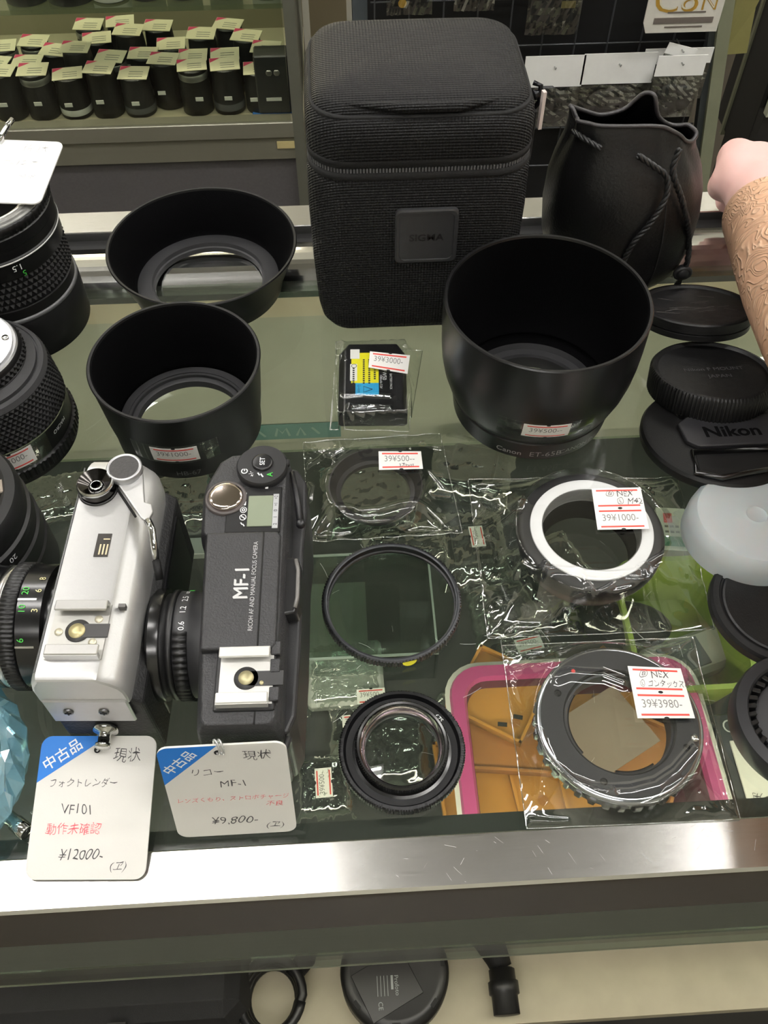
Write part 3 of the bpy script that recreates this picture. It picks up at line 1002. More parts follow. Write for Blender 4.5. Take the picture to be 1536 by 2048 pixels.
for c_, d_ in (((-48, 0, 15), (2, 70, 30)), ((48, 0, 15), (2, 70, 30)), ((0, 34, 15), (96, 2, 30)), ((0, -34, 15), (96, 2, 30)), ((0, 0, 30.5), (98, 70, 1))):
    mb.box(c_, d_)
mb.build('acrylic_shell', M_acr, t)
MB().box((-18, 4, 6), (56, 46, 10)).build('grey_card', P('card_grey', '#93918b', .6), t)
mb = MB()
for s_ in (-1, 1):
    mb.box((0, s_ * 34.5, 30.8), (98, 1.2, 1.2)).box((s_ * 48.5, 0, 30.8), (1.2, 70, 1.2))
mb.build('edge', P('acrylic_edge', '#9aa5a0', .2), t)
p = G(895, 1455, ZS + 6)
t = thing('clear_lens_disc', 'oval clear plastic bubble beside the pink tray', 'bubble', (p[0], p[1], ZS))
MB().ball((0, 0, 5), 12, 20, (.75, 1.9, .4)).build('bubble', M_crbag, t)
# reflection of a sign, painted as a teal strip at the rear panel
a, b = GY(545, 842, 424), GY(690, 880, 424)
t = thing('sign_reflection', 'teal painted reflection of a sign with pale marks along the back of the counter', 'painted reflection', ((a[0] + b[0]) / 2 - 20, 424.3, ZS))
MB().box((0, 0, 8), (84, .8, 15)).build('strip', P('reflection_teal', '#5f8580', .7, var=.1, vs_=60), t)
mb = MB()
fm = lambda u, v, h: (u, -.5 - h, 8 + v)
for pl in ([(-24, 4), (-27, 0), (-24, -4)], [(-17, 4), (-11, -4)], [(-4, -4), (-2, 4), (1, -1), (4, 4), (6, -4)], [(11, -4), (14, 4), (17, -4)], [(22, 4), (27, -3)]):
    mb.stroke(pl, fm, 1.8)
mb.build('pale_mark', P('reflected_print', '#86a197', .7), t)

# ------------------------------------------------------------------ on the lower board, seen through the front glass
xr = G(478, 2000, -330)[0]
t = thing('camera_bag', 'big black camera bag on the lower board, bottom left', 'bag', (xr - 118, 148, LB + .5))
MB().box((0, 0, 38), (236, 118, 76), bev=10).build('bag_body', P('bag_black_cloth', '#121214', .85, var=.2, vs_=100, bump=.3, bs=1200), t, bevel=3)
MB().box((-40, -59.5, 45), (12, 1.5, 60)).box((40, -59.5, 45), (12, 1.5, 60)).build('webbing', M_dark, t)
p = G(545, 2015, LB + 10)
t = thing('cable_coil', 'coiled black cable beside the black bag on the lower board', 'cable', (p[0], p[1] + 6, LB + .5))
path = []
for k in range(90):
    a = 2 * PI * k / 30
    path.append(((19 + 1.5 * (k // 30)) * math.cos(a), (22 + 1.2 * (k // 30)) * math.sin(a), 4 + 6.5 * k / 30))
MB().tube(path, 3.6, 10).build('cable', M_bplast, t)
MB().tube([(14, 12, 12), (24, 24, 12), (30, 40, 10)], [6, 7.5, 6], 12).build('plug', M_rubber, t)
p = G(790, 1952, LB + 30)
t = thing('round_device', 'round black device with small white printing on the lower board', 'device', (p[0], p[1] + 4, LB + .5))
MB().lathe([(36, 0), (39, 2), (39, 24), (37, 28), (33, 30), (31, 29.4), (0.5, 29.4)], 72, capa=True, capb=True).build('housing', M_bplast, t)
mb = MB()
for a in (.1, .9, -.7, -1.6, 2.4, -2.5):
    mb.box((34.5 * math.cos(a), 34.5 * math.sin(a), 29.2), (3, 6, 1.5), a)
mb.build('slot', M_dark, t)
MB().box((-6, -9, 30), (40, 34, .8), .45, bev=.3).build('label_plate', P('plate_black', '#0e0e0f', .4), t)
fl = lambda u, v, h: (-9 + u, -9 + v, 30.4 + h)
mb = MB()
mb.text('Profoto', 4.2, fl, (10, -1), rot=-PI / 2 + .05)
mb.sheet(lambda u, v, h: fl(6.6 + v, 1 + u, h), 9, 1.6, 1, 1, .1)
for k in range(4):
    mb.sheet(lambda u, v, h, k=k: fl(3.4 - 2.4 * k + v * .4, -1 + u, h), 13, .9, 1, 1, .1)
mb.text('CE', 4.5, fl, (-2, -13.5), rot=-PI / 2 + .05)
mb.build('white_print', P('faint_print', '#8a8d8d', .6), t)
p = G(965, 1930, LB + 20)
t = thing('cable_plug', 'black cable with a ribbed connector right of the round device', 'cable', (p[0], p[1] + 14, LB + 3))
MB().tube([(-16, 34, 22), (-6, 18, 20), (6, 4, 17), (12, -10, 13), (14, -16, 12)], [11, 13, 12, 9, 8], 16).build('strain_relief', M_rubber, t)
mb = MB(lambda q: (14 + q[0], -16 - q[2], 12 + q[1]))
mb.lathe([(8, 0), (9.5, 1), (9.5, 8), (11, 9), (11, 17), (9.5, 18), (9.5, 30)], 24, capa=True, capb=True)
mb.build('connector', M_bplast, t)
MB().tube([(-26, 40, 22), (-40, 46, 18), (-70, 60, 10)], 8, 10).build('cable', M_bplast, t)

# ================================================================== lens hoods on the glass
def hood(name, label, loc, outer, hole, ledge, lip, mat, inner_in=2.0, floor_z=5.0, rz=0.0):
    t = thing(name, label, 'lens hood', loc, rz=rz)
    rim_r, rim_z = outer[-1]
    MB().lathe([(hole, 0)] + outer + [(rim_r - .5, rim_z + .5), (rim_r - inner_in * .8, rim_z + .4), (rim_r - inner_in, rim_z - .6)], 128).build('outer_shell', mat, t, auto=40)
    inn = [(rim_r - inner_in, rim_z - .6)]
    for r_, z in reversed(outer[1:-1]):
        if z > floor_z + 2:
            inn.append((r_ - inner_in, z))
    inn += [(inn[-1][0] - .4, floor_z + .6), (ledge, floor_z)]
    MB().lathe(inn, 128).build('inner_lining', M_bmatte, t)
    MB().lathe([(ledge, floor_z)] + lip + [(hole, floor_z - 2), (hole, 0)], 128).build('mount_ring', M_greyring, t, auto=30)
    return t


canon_prof = [(37.4, 0), (39.0, 1.4), (40.4, 12.6), (39.9, 13.2), (40.5, 13.8), (42.6, 19), (44.8, 26), (46.3, 34), (47.1, 43), (47.4, 52), (47.4, 68)]
t = hood('lens_hood', 'large glossy black lens hood with bulging sides in front of the drawstring pouch', (92.4, 316.2, 0), canon_prof, 26, 34.5, [(33, 6.2), (29, 6.2), (28, 4)], P('satin_black_hood', '#0b0b0c', .33, var=.08, spec=.45), floor_z=9)
fm = around(canon_prof, R(-93), 28.5)
sticker(t, lambda u, v, h: fm(u, v, h), 22, 10.5, '39¥500--', tape=(46, 13))
fm = around(canon_prof, R(-90), 5.6)
MB().text('Canon', 4.8, fm, (-16.5, 0), thin=.005).text('ET-65B', 5.4, fm, (1.5, 0), thin=.012).text('CANON INC.', 4.2, fm, (21, .2), thin=.015).build('white_lettering', P('dim_white_print', '#9d9d9d', .6), t)

hb = [(40.6, 0), (41.6, .8), (43.4, 8), (47.4, 18), (51.6, 28), (52.2, 29)]
hood('lens_hood', 'wide conical black lens hood by the rear chrome rail, left of the padded case', (-77, 417.4, .4), hb, 30.5, 40, [(38.5, 5.6), (32, 5.6), (31.4, 3.4)], P('satin_black_hood_rear', '#0e0e0f', .45, var=.08, spec=.3), floor_z=5)
hf = [(34.6, 0), (35.8, 1), (36.2, 10), (37.6, 20), (39.8, 44), (40.2, 45)]
t = hood('lens_hood', 'deep black lens hood with a 1000 yen sticker behind the silver camera', (-80.5, 311, 0), hf, 26, 34.6, [(33.6, 6.8), (30, 6.8), (30, 6.2), (28.6, 6.2), (28.6, 4.4), (27, 4.4)], P('satin_black_hood_front', '#0d0d0e', .42, var=.08, spec=.3), floor_z=6)
fm = around(hf, R(-92), 20)
sticker(t, fm, 22, 10.5, '39¥1000-', tape=(42, 14))
MB().text('HB-67', 4.6, around(hf, R(-86), 5), (0, 0), thin=.01).text('Nikon', 4.2, around(hf, R(-86), 5), (-23, 0), thin=.01).build('faint_lettering', P('faint_grey_print', '#5a5a5c', .6), t)

# ================================================================== lenses at the left edge
M_barrel = P('lens_barrel', '#0e0e0f', .38, spec=.35, var=.1, bump=.04, bs=2500)
M_green = P('green_paint', '#3fae3f', .6)
t = thing('camera_lens', 'long lens standing on its hood at the rear left, white tag on top', 'lens', (-180, 395, 0), rz=R(8))
MB().lathe([(36, 0), (37.6, 1), (37.6, 24), (37, 26)], 96, capa=True).build('lens_hood', P('hood_matte_black', '#101011', .6, spec=.3, var=.1, bump=.08, bs=2500), t)
MB().lathe([(37, 26), (37.4, 26.4), (37.4, 28), (36.4, 28.4)], 96).build('grey_ring', P('grey_ring', '#5e5e60', .4, metal=.3), t)
MB().lathe([(36.4, 28.4), (36.4, 34), (35.6, 34.4), (35.6, 52), (36.8, 52.4), (36.8, 60.5), (37.2, 61), (37.2, 62.4), (36.6, 63), (36.6, 68), (37, 68.6), (37, 74), (36, 75)], 96).build('barrel', M_barrel, t, auto=30)
MB().pyramids(35.7, 34.6, 51.6, 78, 5, 1.4).build('rubber_grip', M_grip, t)
MB().lathe([(36, 75), (37.2, 75.4, .22, 90), (37.2, 79.4, .22, 90), (36.2, 80)], 360).build('ribbed_ring', M_barrel, t)
MB().lathe([(36.2, 80), (35.4, 81.2), (32.6, 81.4), (31, 80)], 96).build('worn_rim', P('worn_black_rim', '#6f6f6c', .35, metal=.5, var=.5, vs_=90), t)
MB().lathe([(32.6, 81.2), (31.6, 82), (29.4, 81), (27.6, 77), (24, 76.4)], 96).build('silver_mount', M_satin, t)
MB().lathe([(24, 76.4), (20, 76), (.5, 76)], 64, capb=True).build('rear_glass', M_bgloss, t)
fm = around([(37, 0), (37, 90)], R(-62), 56.5)
MB().text('1.5', 4.6, fm, (0, 1.4), rot=PI).text('1.7', 4.6, fm, (-23, .4), rot=PI).build('white_number', M_white, t)
MB().text('5', 4.4, fm, (2.4, -2.8), rot=PI).build('green_number', M_green, t)
MB().lathe([(36.95, 61.0), (37.35, 61.3), (37.35, 61.9), (36.95, 62.2)], 96).build('white_line', M_white, t)

t = thing('camera_lens', 'stout black lens standing mount up at the left edge, 2000 yen sticker', 'lens', (-174, 309, 0), rz=0)
MB().lathe([(35, 0), (37.4, .6), (37.4, 3), (37.9, 3.2, .35, 84), (37.9, 9, .35, 84), (37.2, 9.4), (36.6, 10), (36.4, 22), (37, 23)], 336, capa=True).build('barrel', M_barrel, t, auto=35)
MB().pyramids(36.4, 23, 43.5, 84, 10, .9, 34.4).build('rubber_grip', M_grip, t)
MB().lathe([(34.6, 43.5), (34.8, 44), (33.6, 46.4), (31.8, 47), (31.6, 46.4), (30.8, 46.4), (30.6, 48), (27, 50)], 96).build('front_step', M_greyring, t, auto=35)
MB().lathe([(27, 50), (26.4, 50), (26.4, 55.6), (25.4, 57)], 96).build('aperture_ring', M_barrel, t)
MB().pyramids(26.5, 50.4, 54.6, 60, 2, 1.0).build('aperture_grip', M_grip, t)
MB().lathe([(25.4, 57), (24.8, 57.8), (23.6, 58), (23.6, 59), (17.4, 59.2), (17, 58.2)], 96).build('silver_mount', P('mount_steel', '#b3b4b6', .32, metal=.85, var=.05), t, auto=30)
MB().lathe([(17, 58.2), (16, 58.2), (15.6, 60), (14, 60), (13.6, 54)], 72).build('inner_mount', M_chrome, t, auto=30)
MB().disc(13.6, 54, 40).build('rear_glass', M_bgloss, t)
for a in (.25, 1.4, -.9, -2.1, 2.6):
    MB().lathe([(1.6, 59.1), (1.5, 59.7), (.3, 59.7)], 16, c=(20.6 * math.cos(a), 20.6 * math.sin(a), 0), capb=True).build('screw', M_chrome, t)
fb = around([(38.4, 0), (37.2, 10), (36.8, 20), (37.4, 30)], R(-64), 17)
sticker(t, fb, 22, 10.5, '39¥2000-', tape=(40, 14))
MB().text('MACRO', 3.0, around([(36.7, 0), (36.7, 40)], R(-18), 17.5), (0, 0), rot=PI).build('white_lettering', M_white, t)

t = thing('camera_lens', 'black ringed lens at the left edge in front of the stickered one', 'lens', (-168.5, 226, 0))
MB().lathe([(34, 0), (35.6, 1), (35.6, 20), (34.8, 21), (34.8, 22.5), (35.4, 23.5), (35.4, 30), (34.4, 31), (34.4, 32.6), (34.8, 33.4), (34.8, 40), (33.6, 41), (33.6, 42.6), (34, 43.4), (34, 51), (32.6, 53.5), (29, 54.5), (27, 53)], 96, capa=True).build('barrel', P('lens_barrel_matte', '#121213', .5, bump=.05, bs=2500), t, auto=30)
MB().lathe([(27, 53), (26, 50.4), (18, 49), (.6, 49)], 72, capb=True).build('front_glass', M_bgloss, t)
MB().box((25, 6, 53.2), (5, 7, 1.6), .3, bev=.4).build('index_tab', P('tab_bronze', '#7b7166', .4, metal=.5), t)
MB().text('20', 4, around([(34.9, 0), (34.9, 60)], R(-30), 36.5), (0, 0), rot=PI).build('white_number', M_white, t)

# white tag on the long lens, its ring sticking up
p0 = G(18, 346, 84)
t = thing('price_tag', 'blank looking white price tag lying on top of the long lens at the rear left', 'price tag', (p0[0], p0[1], 84.6), rz=R(-7), rx=R(5))
MB().prism(rrect(44, 46, 4), .2, .9).build('card', P('tag_white', '#eeeeec', .6), t)
ft = flat((0, 0, .9), (1, 0, 0), (0, 1, 0))
MB().text('現状', 6.6, ft, (9, 17), shear=.1, thin=.02, wob=.06).text('ブロニカ', 4.6, ft, (4, 6), shear=.2, thin=.02, wob=.06).text('50 f8', 4, ft, (10, -4), shear=.2, thin=.02, wob=.06).build('handwriting', P('faint_pencil', '#b5b4b4', .7, var=.3, vs_=400), t)
MB().tube([(-10, 20, .6), (-9, 24, 3), (-7, 29, 5), (-5.5, 33, 5.4)], 1.4, 10).build('ball_chain', M_chrome, t)

# ================================================================== silver camera
cam_s = thing('silver_camera', 'silver topped compact film camera with hot shoe and wind lever, left of the black camera', 'camera', (-95, 187, 0), rz=R(-3))
M_silver = P('brushed_silver', '#bdbdbc', .38, metal=.62, var=.03, vs_=500, bump=.03, bs=1500)
M_silver2 = P('silver_end_plate', '#b4b4b6', .38, metal=.8, var=.05, vs_=300)
M_leather = P('black_leatherette', '#0f0f10', .6, var=.2, bump=.35, bs=700)
L2 = 48.0
cs = [(-15.4, 46), (-15.8, 48), (-15.8, 56), (-15.0, 59.5), (-13.6, 62), (-12.8, 63.2), (-12.2, 64), (7.5, 64), (8.6, 63.7), (10.0, 62.2), (13, 60.4), (15.2, 58), (16.3, 55), (16.6, 50), (16.4, 46)]
rows = []
for y, k in ((-L2, 1.2), (-L2 + .5, .55), (-L2 + 1.6, .12), (-L2 + 3, 0), (-20, 0), (20, 0), (L2 - 9, 0), (L2 - 4, .25), (L2 - 1.5, .8), (L2, 1.7)):
    taper = 1 - max(0, (y - 36) / 12) ** 2 * .10
    rows.append([(x * taper - (k * 1.0 if x > 0 else -k * 1.0) * (1 if abs(x) > 12.5 else .4), y, z - k * .9 * (1 if z > 47 else 0)) for x, z in cs])
MB().rows(rows, capa=True, capb=True).build('top_cover', M_silver, cam_s, auto=28)
MB().tube([(-12.9, -L2 + 3, 63.6), (-12.9, L2 - 4, 63.6)], .25, 6).build('front_groove', P('groove_grey', '#6d6d6f', .5), cam_s)
MB().rows([[(x, y, z) for x, z in ((-14, 0), (-15, 3), (-15, 46), (15.5, 46), (19.6, 42), (20, 3), (19, 0))] for y in (-L2 + 1.4, L2 - 2)], capa=True, capb=True, smooth=False).build('body', M_leather, cam_s, bevel=1.5)
MB().rows([[(x, y, z) for x, z in ((15.5, 44), (20.4, 40), (20.4, 4), (15.5, 3))] for y in (-34, 38)], capa=True, capb=True, smooth=False).build('film_door', P('door_black', '#101012', .35), cam_s, bevel=1)
MB().box((.4, -L2 + .2, 40), (30, 1.6, 17), bev=.6).build('end_plate', M_silver2, cam_s)
for x in (-7, 5.6):
    mb = MB(lambda q, x=x: (x + q[0], -L2 - .7 - q[2], 40.5 + q[1]))
    mb.lathe([(1.9, 0), (1.8, .6), (.3, .7)], 20, capb=True)
    s_ = mb.build('screw', P('screw_steel', '#77777a', .3, metal=.9), cam_s)
    MB().box((x, -L2 - 1.5, 40.5), (2.4, .3, .5), 0).box((x, -L2 - 1.5, 40.5), (.5, .3, 2.4), 0).build('cross_slot', M_dark, s_)
mb = MB(lambda q: (1.5 + q[0], -L2 + 1 - q[2], 22 + q[1]))
mb.lathe([(4.6, 0), (4.6, 1.4), (2.2, 2), (2.2, 6), (3, 6.5), (3, 7.5), (.5, 8)], 24, capb=True)
mb.build('strap_lug', M_chrome, cam_s)
# shutter release with its screw thread
bt = MB().lathe([(7.6, 63.9), (7.6, 64.6), (7.0, 64.7)], 48, c=(-5.4, 32.4, 0)).build('button_collar', P('collar_black', '#1a1a1a', .4), cam_s)
MB().lathe([(6.9, 64), (6.9, 69.2), (6.4, 69.8), (6.1, 69.6), (2.6, 67.2), (2.4, 67.6), (1.7, 67.6), (1.6, 65), (.2, 65)], 64, c=(-5.4, 32.4, 0), capb=True).build('shutter_button', P('button_black_chrome', '#3a3836', .14, metal=1, var=.1), cam_s, auto=30)
MB().lathe([(6.95, 68.2), (7.1, 68.6), (6.9, 69.3), (6.4, 69.85)], 64, c=(-5.4, 32.4, 0)).lathe([(2.5, 67.5), (2.4, 67.8), (1.8, 67.8)], 32, c=(-5.4, 32.4, 0)).build('button_edge', M_chrome, cam_s)
# wind lever
lv = MB().rows([[(x, y, z) for x, y in ((-1.6, 41.5), (3.5, 46.4), (9, 44.6), (11.2, 40), (13.2, 30), (14.4, 24.6), (17.2, 23.6), (18.2, 20.0), (16.6, 15.6), (14, 17.4), (4.0, 31.5), (-1.6, 39))] for z in (65.2, 67)], capa=True, capb=True, smooth=False)
lv = lv.build('wind_lever', M_silver, cam_s, bevel=.4)
MB().tube([(16.4, 17, 65.8), (18.6, 13, 65), (19.6, 8, 63.6), (20.6, 2.4, 60)], [1.5, 1.3, 1.3, 1.2], 10).build('lever_tip', M_chrome, lv)
MB().tube([(20.6, 2.6, 60), (22, -3.4, 56)], 1.5, 8).build('lever_grip', M_rubber, lv)
MB().lathe([(6.9, 66.8), (6.9, 69.4), (6.3, 70), (5.7, 69.6)], 48, c=(4.6, 39.6, 0)).build('lever_cap', P('cap_silver', '#b5b6b8', .3, metal=.8), lv)
MB().lathe([(5.7, 69.6), (4, 69.8), (.3, 69.8)], 40, c=(4.6, 39.6, 0), capb=True).build('lever_leather', P('grey_leather', '#3b3a3a', .7, var=.25, vs_=600, bump=.6, bs=900), lv)
MB().tube([(-2.0, 38.6, 64.2), (11.2, 19.6, 64.2)], .5, 6).build('lever_groove', M_dark, cam_s)
# counter window
MB().box((1.1, 6.7, 64.1), (5.2, 10.2, .5)).build('window_frame', P('window_dark', '#2a2622', .3), cam_s)
wp = MB()
for k in range(3):
    wp.box((.4 + 1.3 * k, 4.6, 64.45), (.55, 4.6, .15))
wp.box((2.2, 9.2, 64.45), (2.4, .5, .15))
wp.build('frame_counter', P('counter_pale', '#cbbf9c', .5), cam_s)
# hot shoe
sc = (-.6, -29.6)
MB().box((sc[0], sc[1], 64.2), (19.4, 21.5, .8)).build('hot_shoe', P('shoe_steel', '#b8b7b2', .35, metal=.7, var=.05, vs_=400, stretch=(.1, 1, 1)), cam_s)
for s_ in (-1, 1):
    mb = MB().box((sc[0], sc[1] + s_ * 10.2, 65.8), (18.2, 1.4, 3.2)).box((sc[0], sc[1] + s_ * 8.7, 67.4), (18.2, 4.0, 1.0), bev=.3)
    mb.build('shoe_rail', M_satin, cam_s)
MB().lathe([(4.4, 64.6), (4.3, 65.1), (.3, 65.1)], 40, c=(sc[0] - .2, sc[1], 0), capb=True).box((sc[0] + 6, sc[1], 64.85), (9, 5.2, .55)).build('contact_plate', P('contact_black', '#333232', .5), cam_s)
MB().lathe([(2.9, 65), (2.8, 65.5), (.3, 65.5)], 32, c=(sc[0] - .4, sc[1] - .2, 0), capb=True).build('center_contact', P('brass_pale', '#b9ae83', .4, metal=.6, var=.15, vs_=300), cam_s)
for x, y in ((6.2, 4.6), (5.6, -4.4), (-6.8, -.4)):
    MB().lathe([(1.5, 64.5), (1.4, 65), (.2, 65)], 16, c=(sc[0] + x, sc[1] + y, 0), capb=True).build('rivet', P('rivet_pale', '#c7c2ad', .35, metal=.5), cam_s)
MB().box((12.4, -18.9, 62.6), (2.5, 1.4, 2.6)).build('rail_notch', P('notch_grey', '#5c5a58', .5), cam_s)
# lens, pointing to the left
lx = lambda q: (-21.0 - q[2], -7 + q[0], 28 + q[1])
ML = MB(lx).lathe([(18, -7), (21, -6.6), (21, 0), (24.4, .4), (24.4, 9.4), (23.8, 10)], 96)
ML.build('focus_ring', M_bgloss, cam_s, auto=30)
MB(lx).lathe([(23.8, 10), (24.8, 10.2, .35, 90), (24.8, 15.5, .35, 90), (24, 16)], 360).build('knurled_ring', M_bplast, cam_s)
MB(lx).lathe([(24, 16), (23.4, 16.4), (23.4, 19), (24, 19.4), (24, 27), (23, 28.5), (21, 28.5), (19, 24), (12, 22), (.5, 22)], 96, capb=True).build('front_barrel', M_bgloss, cam_s, auto=30)
MB(lx).lathe([(23.5, 16.4), (23.9, 16.8), (23.9, 18.4), (23.5, 18.8)], 96).build('bright_ring', M_satin, cam_s)


def on_barrel(r_, ang):
    """map round the left-pointing barrel; u runs away from the viewer, letters' tops face the front of the lens"""
    def m(u, v, h):
        a = ang - u / r_
        return lx(((r_ + h) * math.cos(a), (r_ + h) * math.sin(a), 5 + v))
    return m


A0 = R(106)
ob = on_barrel(24.4, A0)
MB().text('20', 3.6, ob, (8, 2.4)).text('10', 3.6, ob, (.6, 2.4)).text('6', 3.6, ob, (-11, 2.4)).build('green_number', M_green, cam_s)
MB().text('8', 3.4, ob, (14, -2.4)).text('6', 3.4, ob, (8, -2.4)).text('3', 3.4, ob, (0, -2.4)).build('pale_number', P('pale_yellow_print', '#d8cf9a', .6), cam_s)
MB().sheet(lambda u, v, h: ob(4.4 + u, 1 + v, h), .8, 7, 2, 2, .2).sheet(lambda u, v, h: ob(-13.6 + u, 1 + v, h), .8, 7, 2, 2, .2).build('index_line', M_satin, cam_s)

# ================================================================== black camera
cam_b = thing('black_camera', 'black autofocus film camera with display window and hot shoe, right of the silver camera', 'camera', (-42.5, 184, 0), rz=R(-1.5))
M_cb = P('textured_black_shell', '#29292b', .5, var=.1, vs_=400, bump=.35, bs=1100)
M_cb2 = P('smooth_black_shell', '#1d1d1f', .42, var=.1, bump=.1, bs=1500)
YA, YB_ = -60.5, 60.0
# main body: outline in plan (front to the left), lower and wider than the top plate
plan_top = [(-10.6, YA), (13.2, YA), (15.0, YA + 2), (15.2, 40), (15.6, 52), (13, 58.5), (9, 60), (-9, 58.6), (-13, 55.5), (-17.6, 44), (-18.2, 38), (-17.4, 20), (-15.6, 17.6), (-13.4, -32), (-11.6, YA + 2)]


def grow(pl, d, dz=0):
    cx, cy = sum(p[0] for p in pl) / len(pl), sum(p[1] for p in pl) / len(pl)
    return [(x + (d if x > 0 else -d), y + (d if y > cy else -d) * .7) for x, y in pl]


MB().rows([[(x, y, z) for x, y in pl] for pl, z in ((grow(plan_top, .6), 0), (grow(plan_top, 1.6), 2), (grow(plan_top, 1.6), 44), (grow(plan_top, 1.0), 50), (grow(plan_top, 0), 53.2), (grow(plan_top, -1.2), 55.2))], capa=True, capb=True, smooth=False) \
    .build('body', M_cb, cam_b, bevel=.7)
# film back, thicker and glossier, on the right side
back = [(15, YA + 1), (18, YA + 2), (20.4, YA + 8), (21.4, -20), (21.4, 20), (22.4, 36), (21.8, 52), (18, 59), (14.6, 60)]
MB().rows([[(x, y, z) for x, y in back] for z in (1, 44)], capa=True, capb=True, smooth=False).build('film_back', M_cb2, cam_b, bevel=2)
MB().rows([[(x - k, y, z) for x, y in ((16, -16), (20.6, -15), (21.6, -11), (21.8, 4), (20.8, 9), (16, 10))] for z, k in ((44, 0), (50, .6), (51.5, 1.6))], capa=True, capb=True, smooth=False).build('viewfinder_eyepiece', P('eyepiece_black', '#161618', .3), cam_b, bevel=.8)
MB().tube([(19.4, -13, 51.4), (20.2, -9, 52), (20.2, 3, 52), (19.2, 8, 51.6)], .8, 8).build('eyepiece_rim', P('rim_grey', '#6d6b68', .35), cam_b)
MB().tube([(16.6, 50, 53), (18.8, 38, 51), (20.4, 27, 49)], [1, 1.2, 1.6], 8).ball((20.4, 26.4, 49.4), 2.0, 12).build('strap_post', M_cb2, cam_b)
# raised flash housing with the name
MB().rows([[(x, y, z) for x, y in ((-14.8 + k, 17.4 - k), (12.6 - k, 17.4 - k), (13.6 - k, 15.6 - k), (13.8 - k, -31.4 + k), (12.4 - k, -33 + k), (-12.6 + k, -33 + k))] for z, k in ((54, 0), (57.4, 0), (58.2, .7))], capa=True, capb=True, smooth=False) \
    .build('flash_housing', M_cb, cam_b, bevel=.5)
MB().tube([(7.2, 16.6, 58.3), (7.4, -32, 58.3)], .3, 6).tube([(7.4, -33, 55.2), (7.4, -60, 55.2)], .3, 6).build('panel_seam', M_dark, cam_b)
fz = lambda z: (lambda u, v, h: (-v, u, z + h))     # lettering that reads away from the viewer
MB().text('MF-1', 7.6, lambda u, v, h: (.1 - v, -6 + u, 58.2 + h), sx=.92).text('MF-1', 7.6, lambda u, v, h: (-.12 - v, -5.7 + u, 58.22 + h), sx=.92).build('name_lettering', P('light_grey_print', '#c3c3c3', .5), cam_b)
MB().text('RICOH AF AND MANUAL FOCUS CAMERA', 2.35, lambda u, v, h: (4.4 - v, -7 + u, 58.2 + h), sx=.86).build('maker_lettering', P('light_grey_print_two', '#b4b4b4', .5), cam_b)
# top controls
MB().box((2.4, 29.4, 55.5), (21.4, 22.2, .9), bev=.3).build('display_panel', P('panel_black', '#101012', .35), cam_b)
MB().box((5.0, 28.4, 56.1), (9.8, 15.0, .5), bev=.2).build('lcd_window', P('lcd_green_grey', '#7e8673', .25, var=.06, vs_=80), cam_b)
sp = MB().box((11.0, 28.2, 56.1), (2.2, 16.6, .3)).build('scale_strip', P('strip_grey', '#a9abad', .5), cam_b)
fs = lambda u, v, h: (11.0 - v, 28.2 + u, 56.3 + h)
MB().text('2', 2, fs, (-6.6, 0)).text('1', 2, fs, (-3.2, 0)).text('0', 2, fs, (0, 0)).text('+1', 2, fs, (3.0, 0), sx=.8).text('+2', 2, fs, (6.4, 0), sx=.8).build('scale_number', M_dark, sp)
fi = lambda u, v, h: (-1.6 - v, 28 + u, 56.0 + h)
mi = MB().text('ME', 2.4, fi, (8.2, 0), sx=.9)
mi.add([fi(u, v, .2) for u, v in ((3.2, -.8), (5.2, -.8), (5.2, .3), (3.2, .3))], [(0, 1, 2, 3)]).add([fi(u, v, .2) for u, v in ((3.8, .4), (5.9, .4), (5.9, 1.1), (3.8, 1.1))], [(0, 1, 2, 3)])
for k, c_ in enumerate((1.0, -2.6)):
    mi.stroke([(c_ + 1.35 * math.cos(a), 1.2 * math.sin(a)) for a in np.linspace(0, 2 * PI, 25)], fi, .3)
mi.stroke([(1.0 + .6 * math.cos(a), .5 * math.sin(a)) for a in np.linspace(0, 2 * PI, 17)], fi, .4)
for c_ in (-2.6, -6):
    mi.stroke([(c_ + .9, .7), (c_ - .1, .1), (c_ + .2, -.1), (c_ - .9, -.8)], fi, .45)
mi.build('mode_symbol', M_white, cam_b)
MB().add([(-8.6 + 0, 40.4, 55.3), (-3, 40.6, 55.3), (4, 46, 55.3), (-2, 46, 55.3)], [(0, 1, 2, 3)]).build('panel_tip', P('panel_black_two', '#131315', .35), cam_b)
MB().lathe([(8.4, 55.2), (8.2, 56.4), (7.6, 56.6), (6.6, 56.2)], 56, c=(-8.9, 35.2, 0)).build('button_surround', P('surround_bronze', '#4a4443', .4), cam_b)
MB().lathe([(6.8, 56.0), (6.8, 57.2), (6.4, 57.7), (5, 57.9), (.2, 58.0)], 48, c=(-8.9, 35.2, 0), capb=True).build('shutter_button', P('rose_chrome', '#c3b6ad', .12, metal=1), cam_b)
dl = MB().lathe([(10.2, 54.6), (10.4, 55.4), (10.4, 57.6), (9.8, 58.4), (.3, 58.4)], 64, c=(4.8, 50.2, 0), capb=True).build('mode_dial', P('dial_black', '#1e1e20', .4), cam_b, auto=40)
MB().lathe([(4.3, 58.3), (4.2, 59.2), (3.4, 59.4), (.3, 59.2)], 40, c=(5.0, 50.8, 0), capb=True).build('set_button', P('set_black', '#121214', .3), dl)
fd = lambda u, v, h: (4.8 - v, 50.2 + u, 58.45 + h)
MB().text('SET', 2.9, lambda u, v, h: (5.0 - v, 50.8 + u, 59.35 + h), thin=-.01, sx=.9).text('+/-', 2.6, fd, (-5.2, 4.0), rot=.5).build('white_lettering', M_white, dl)
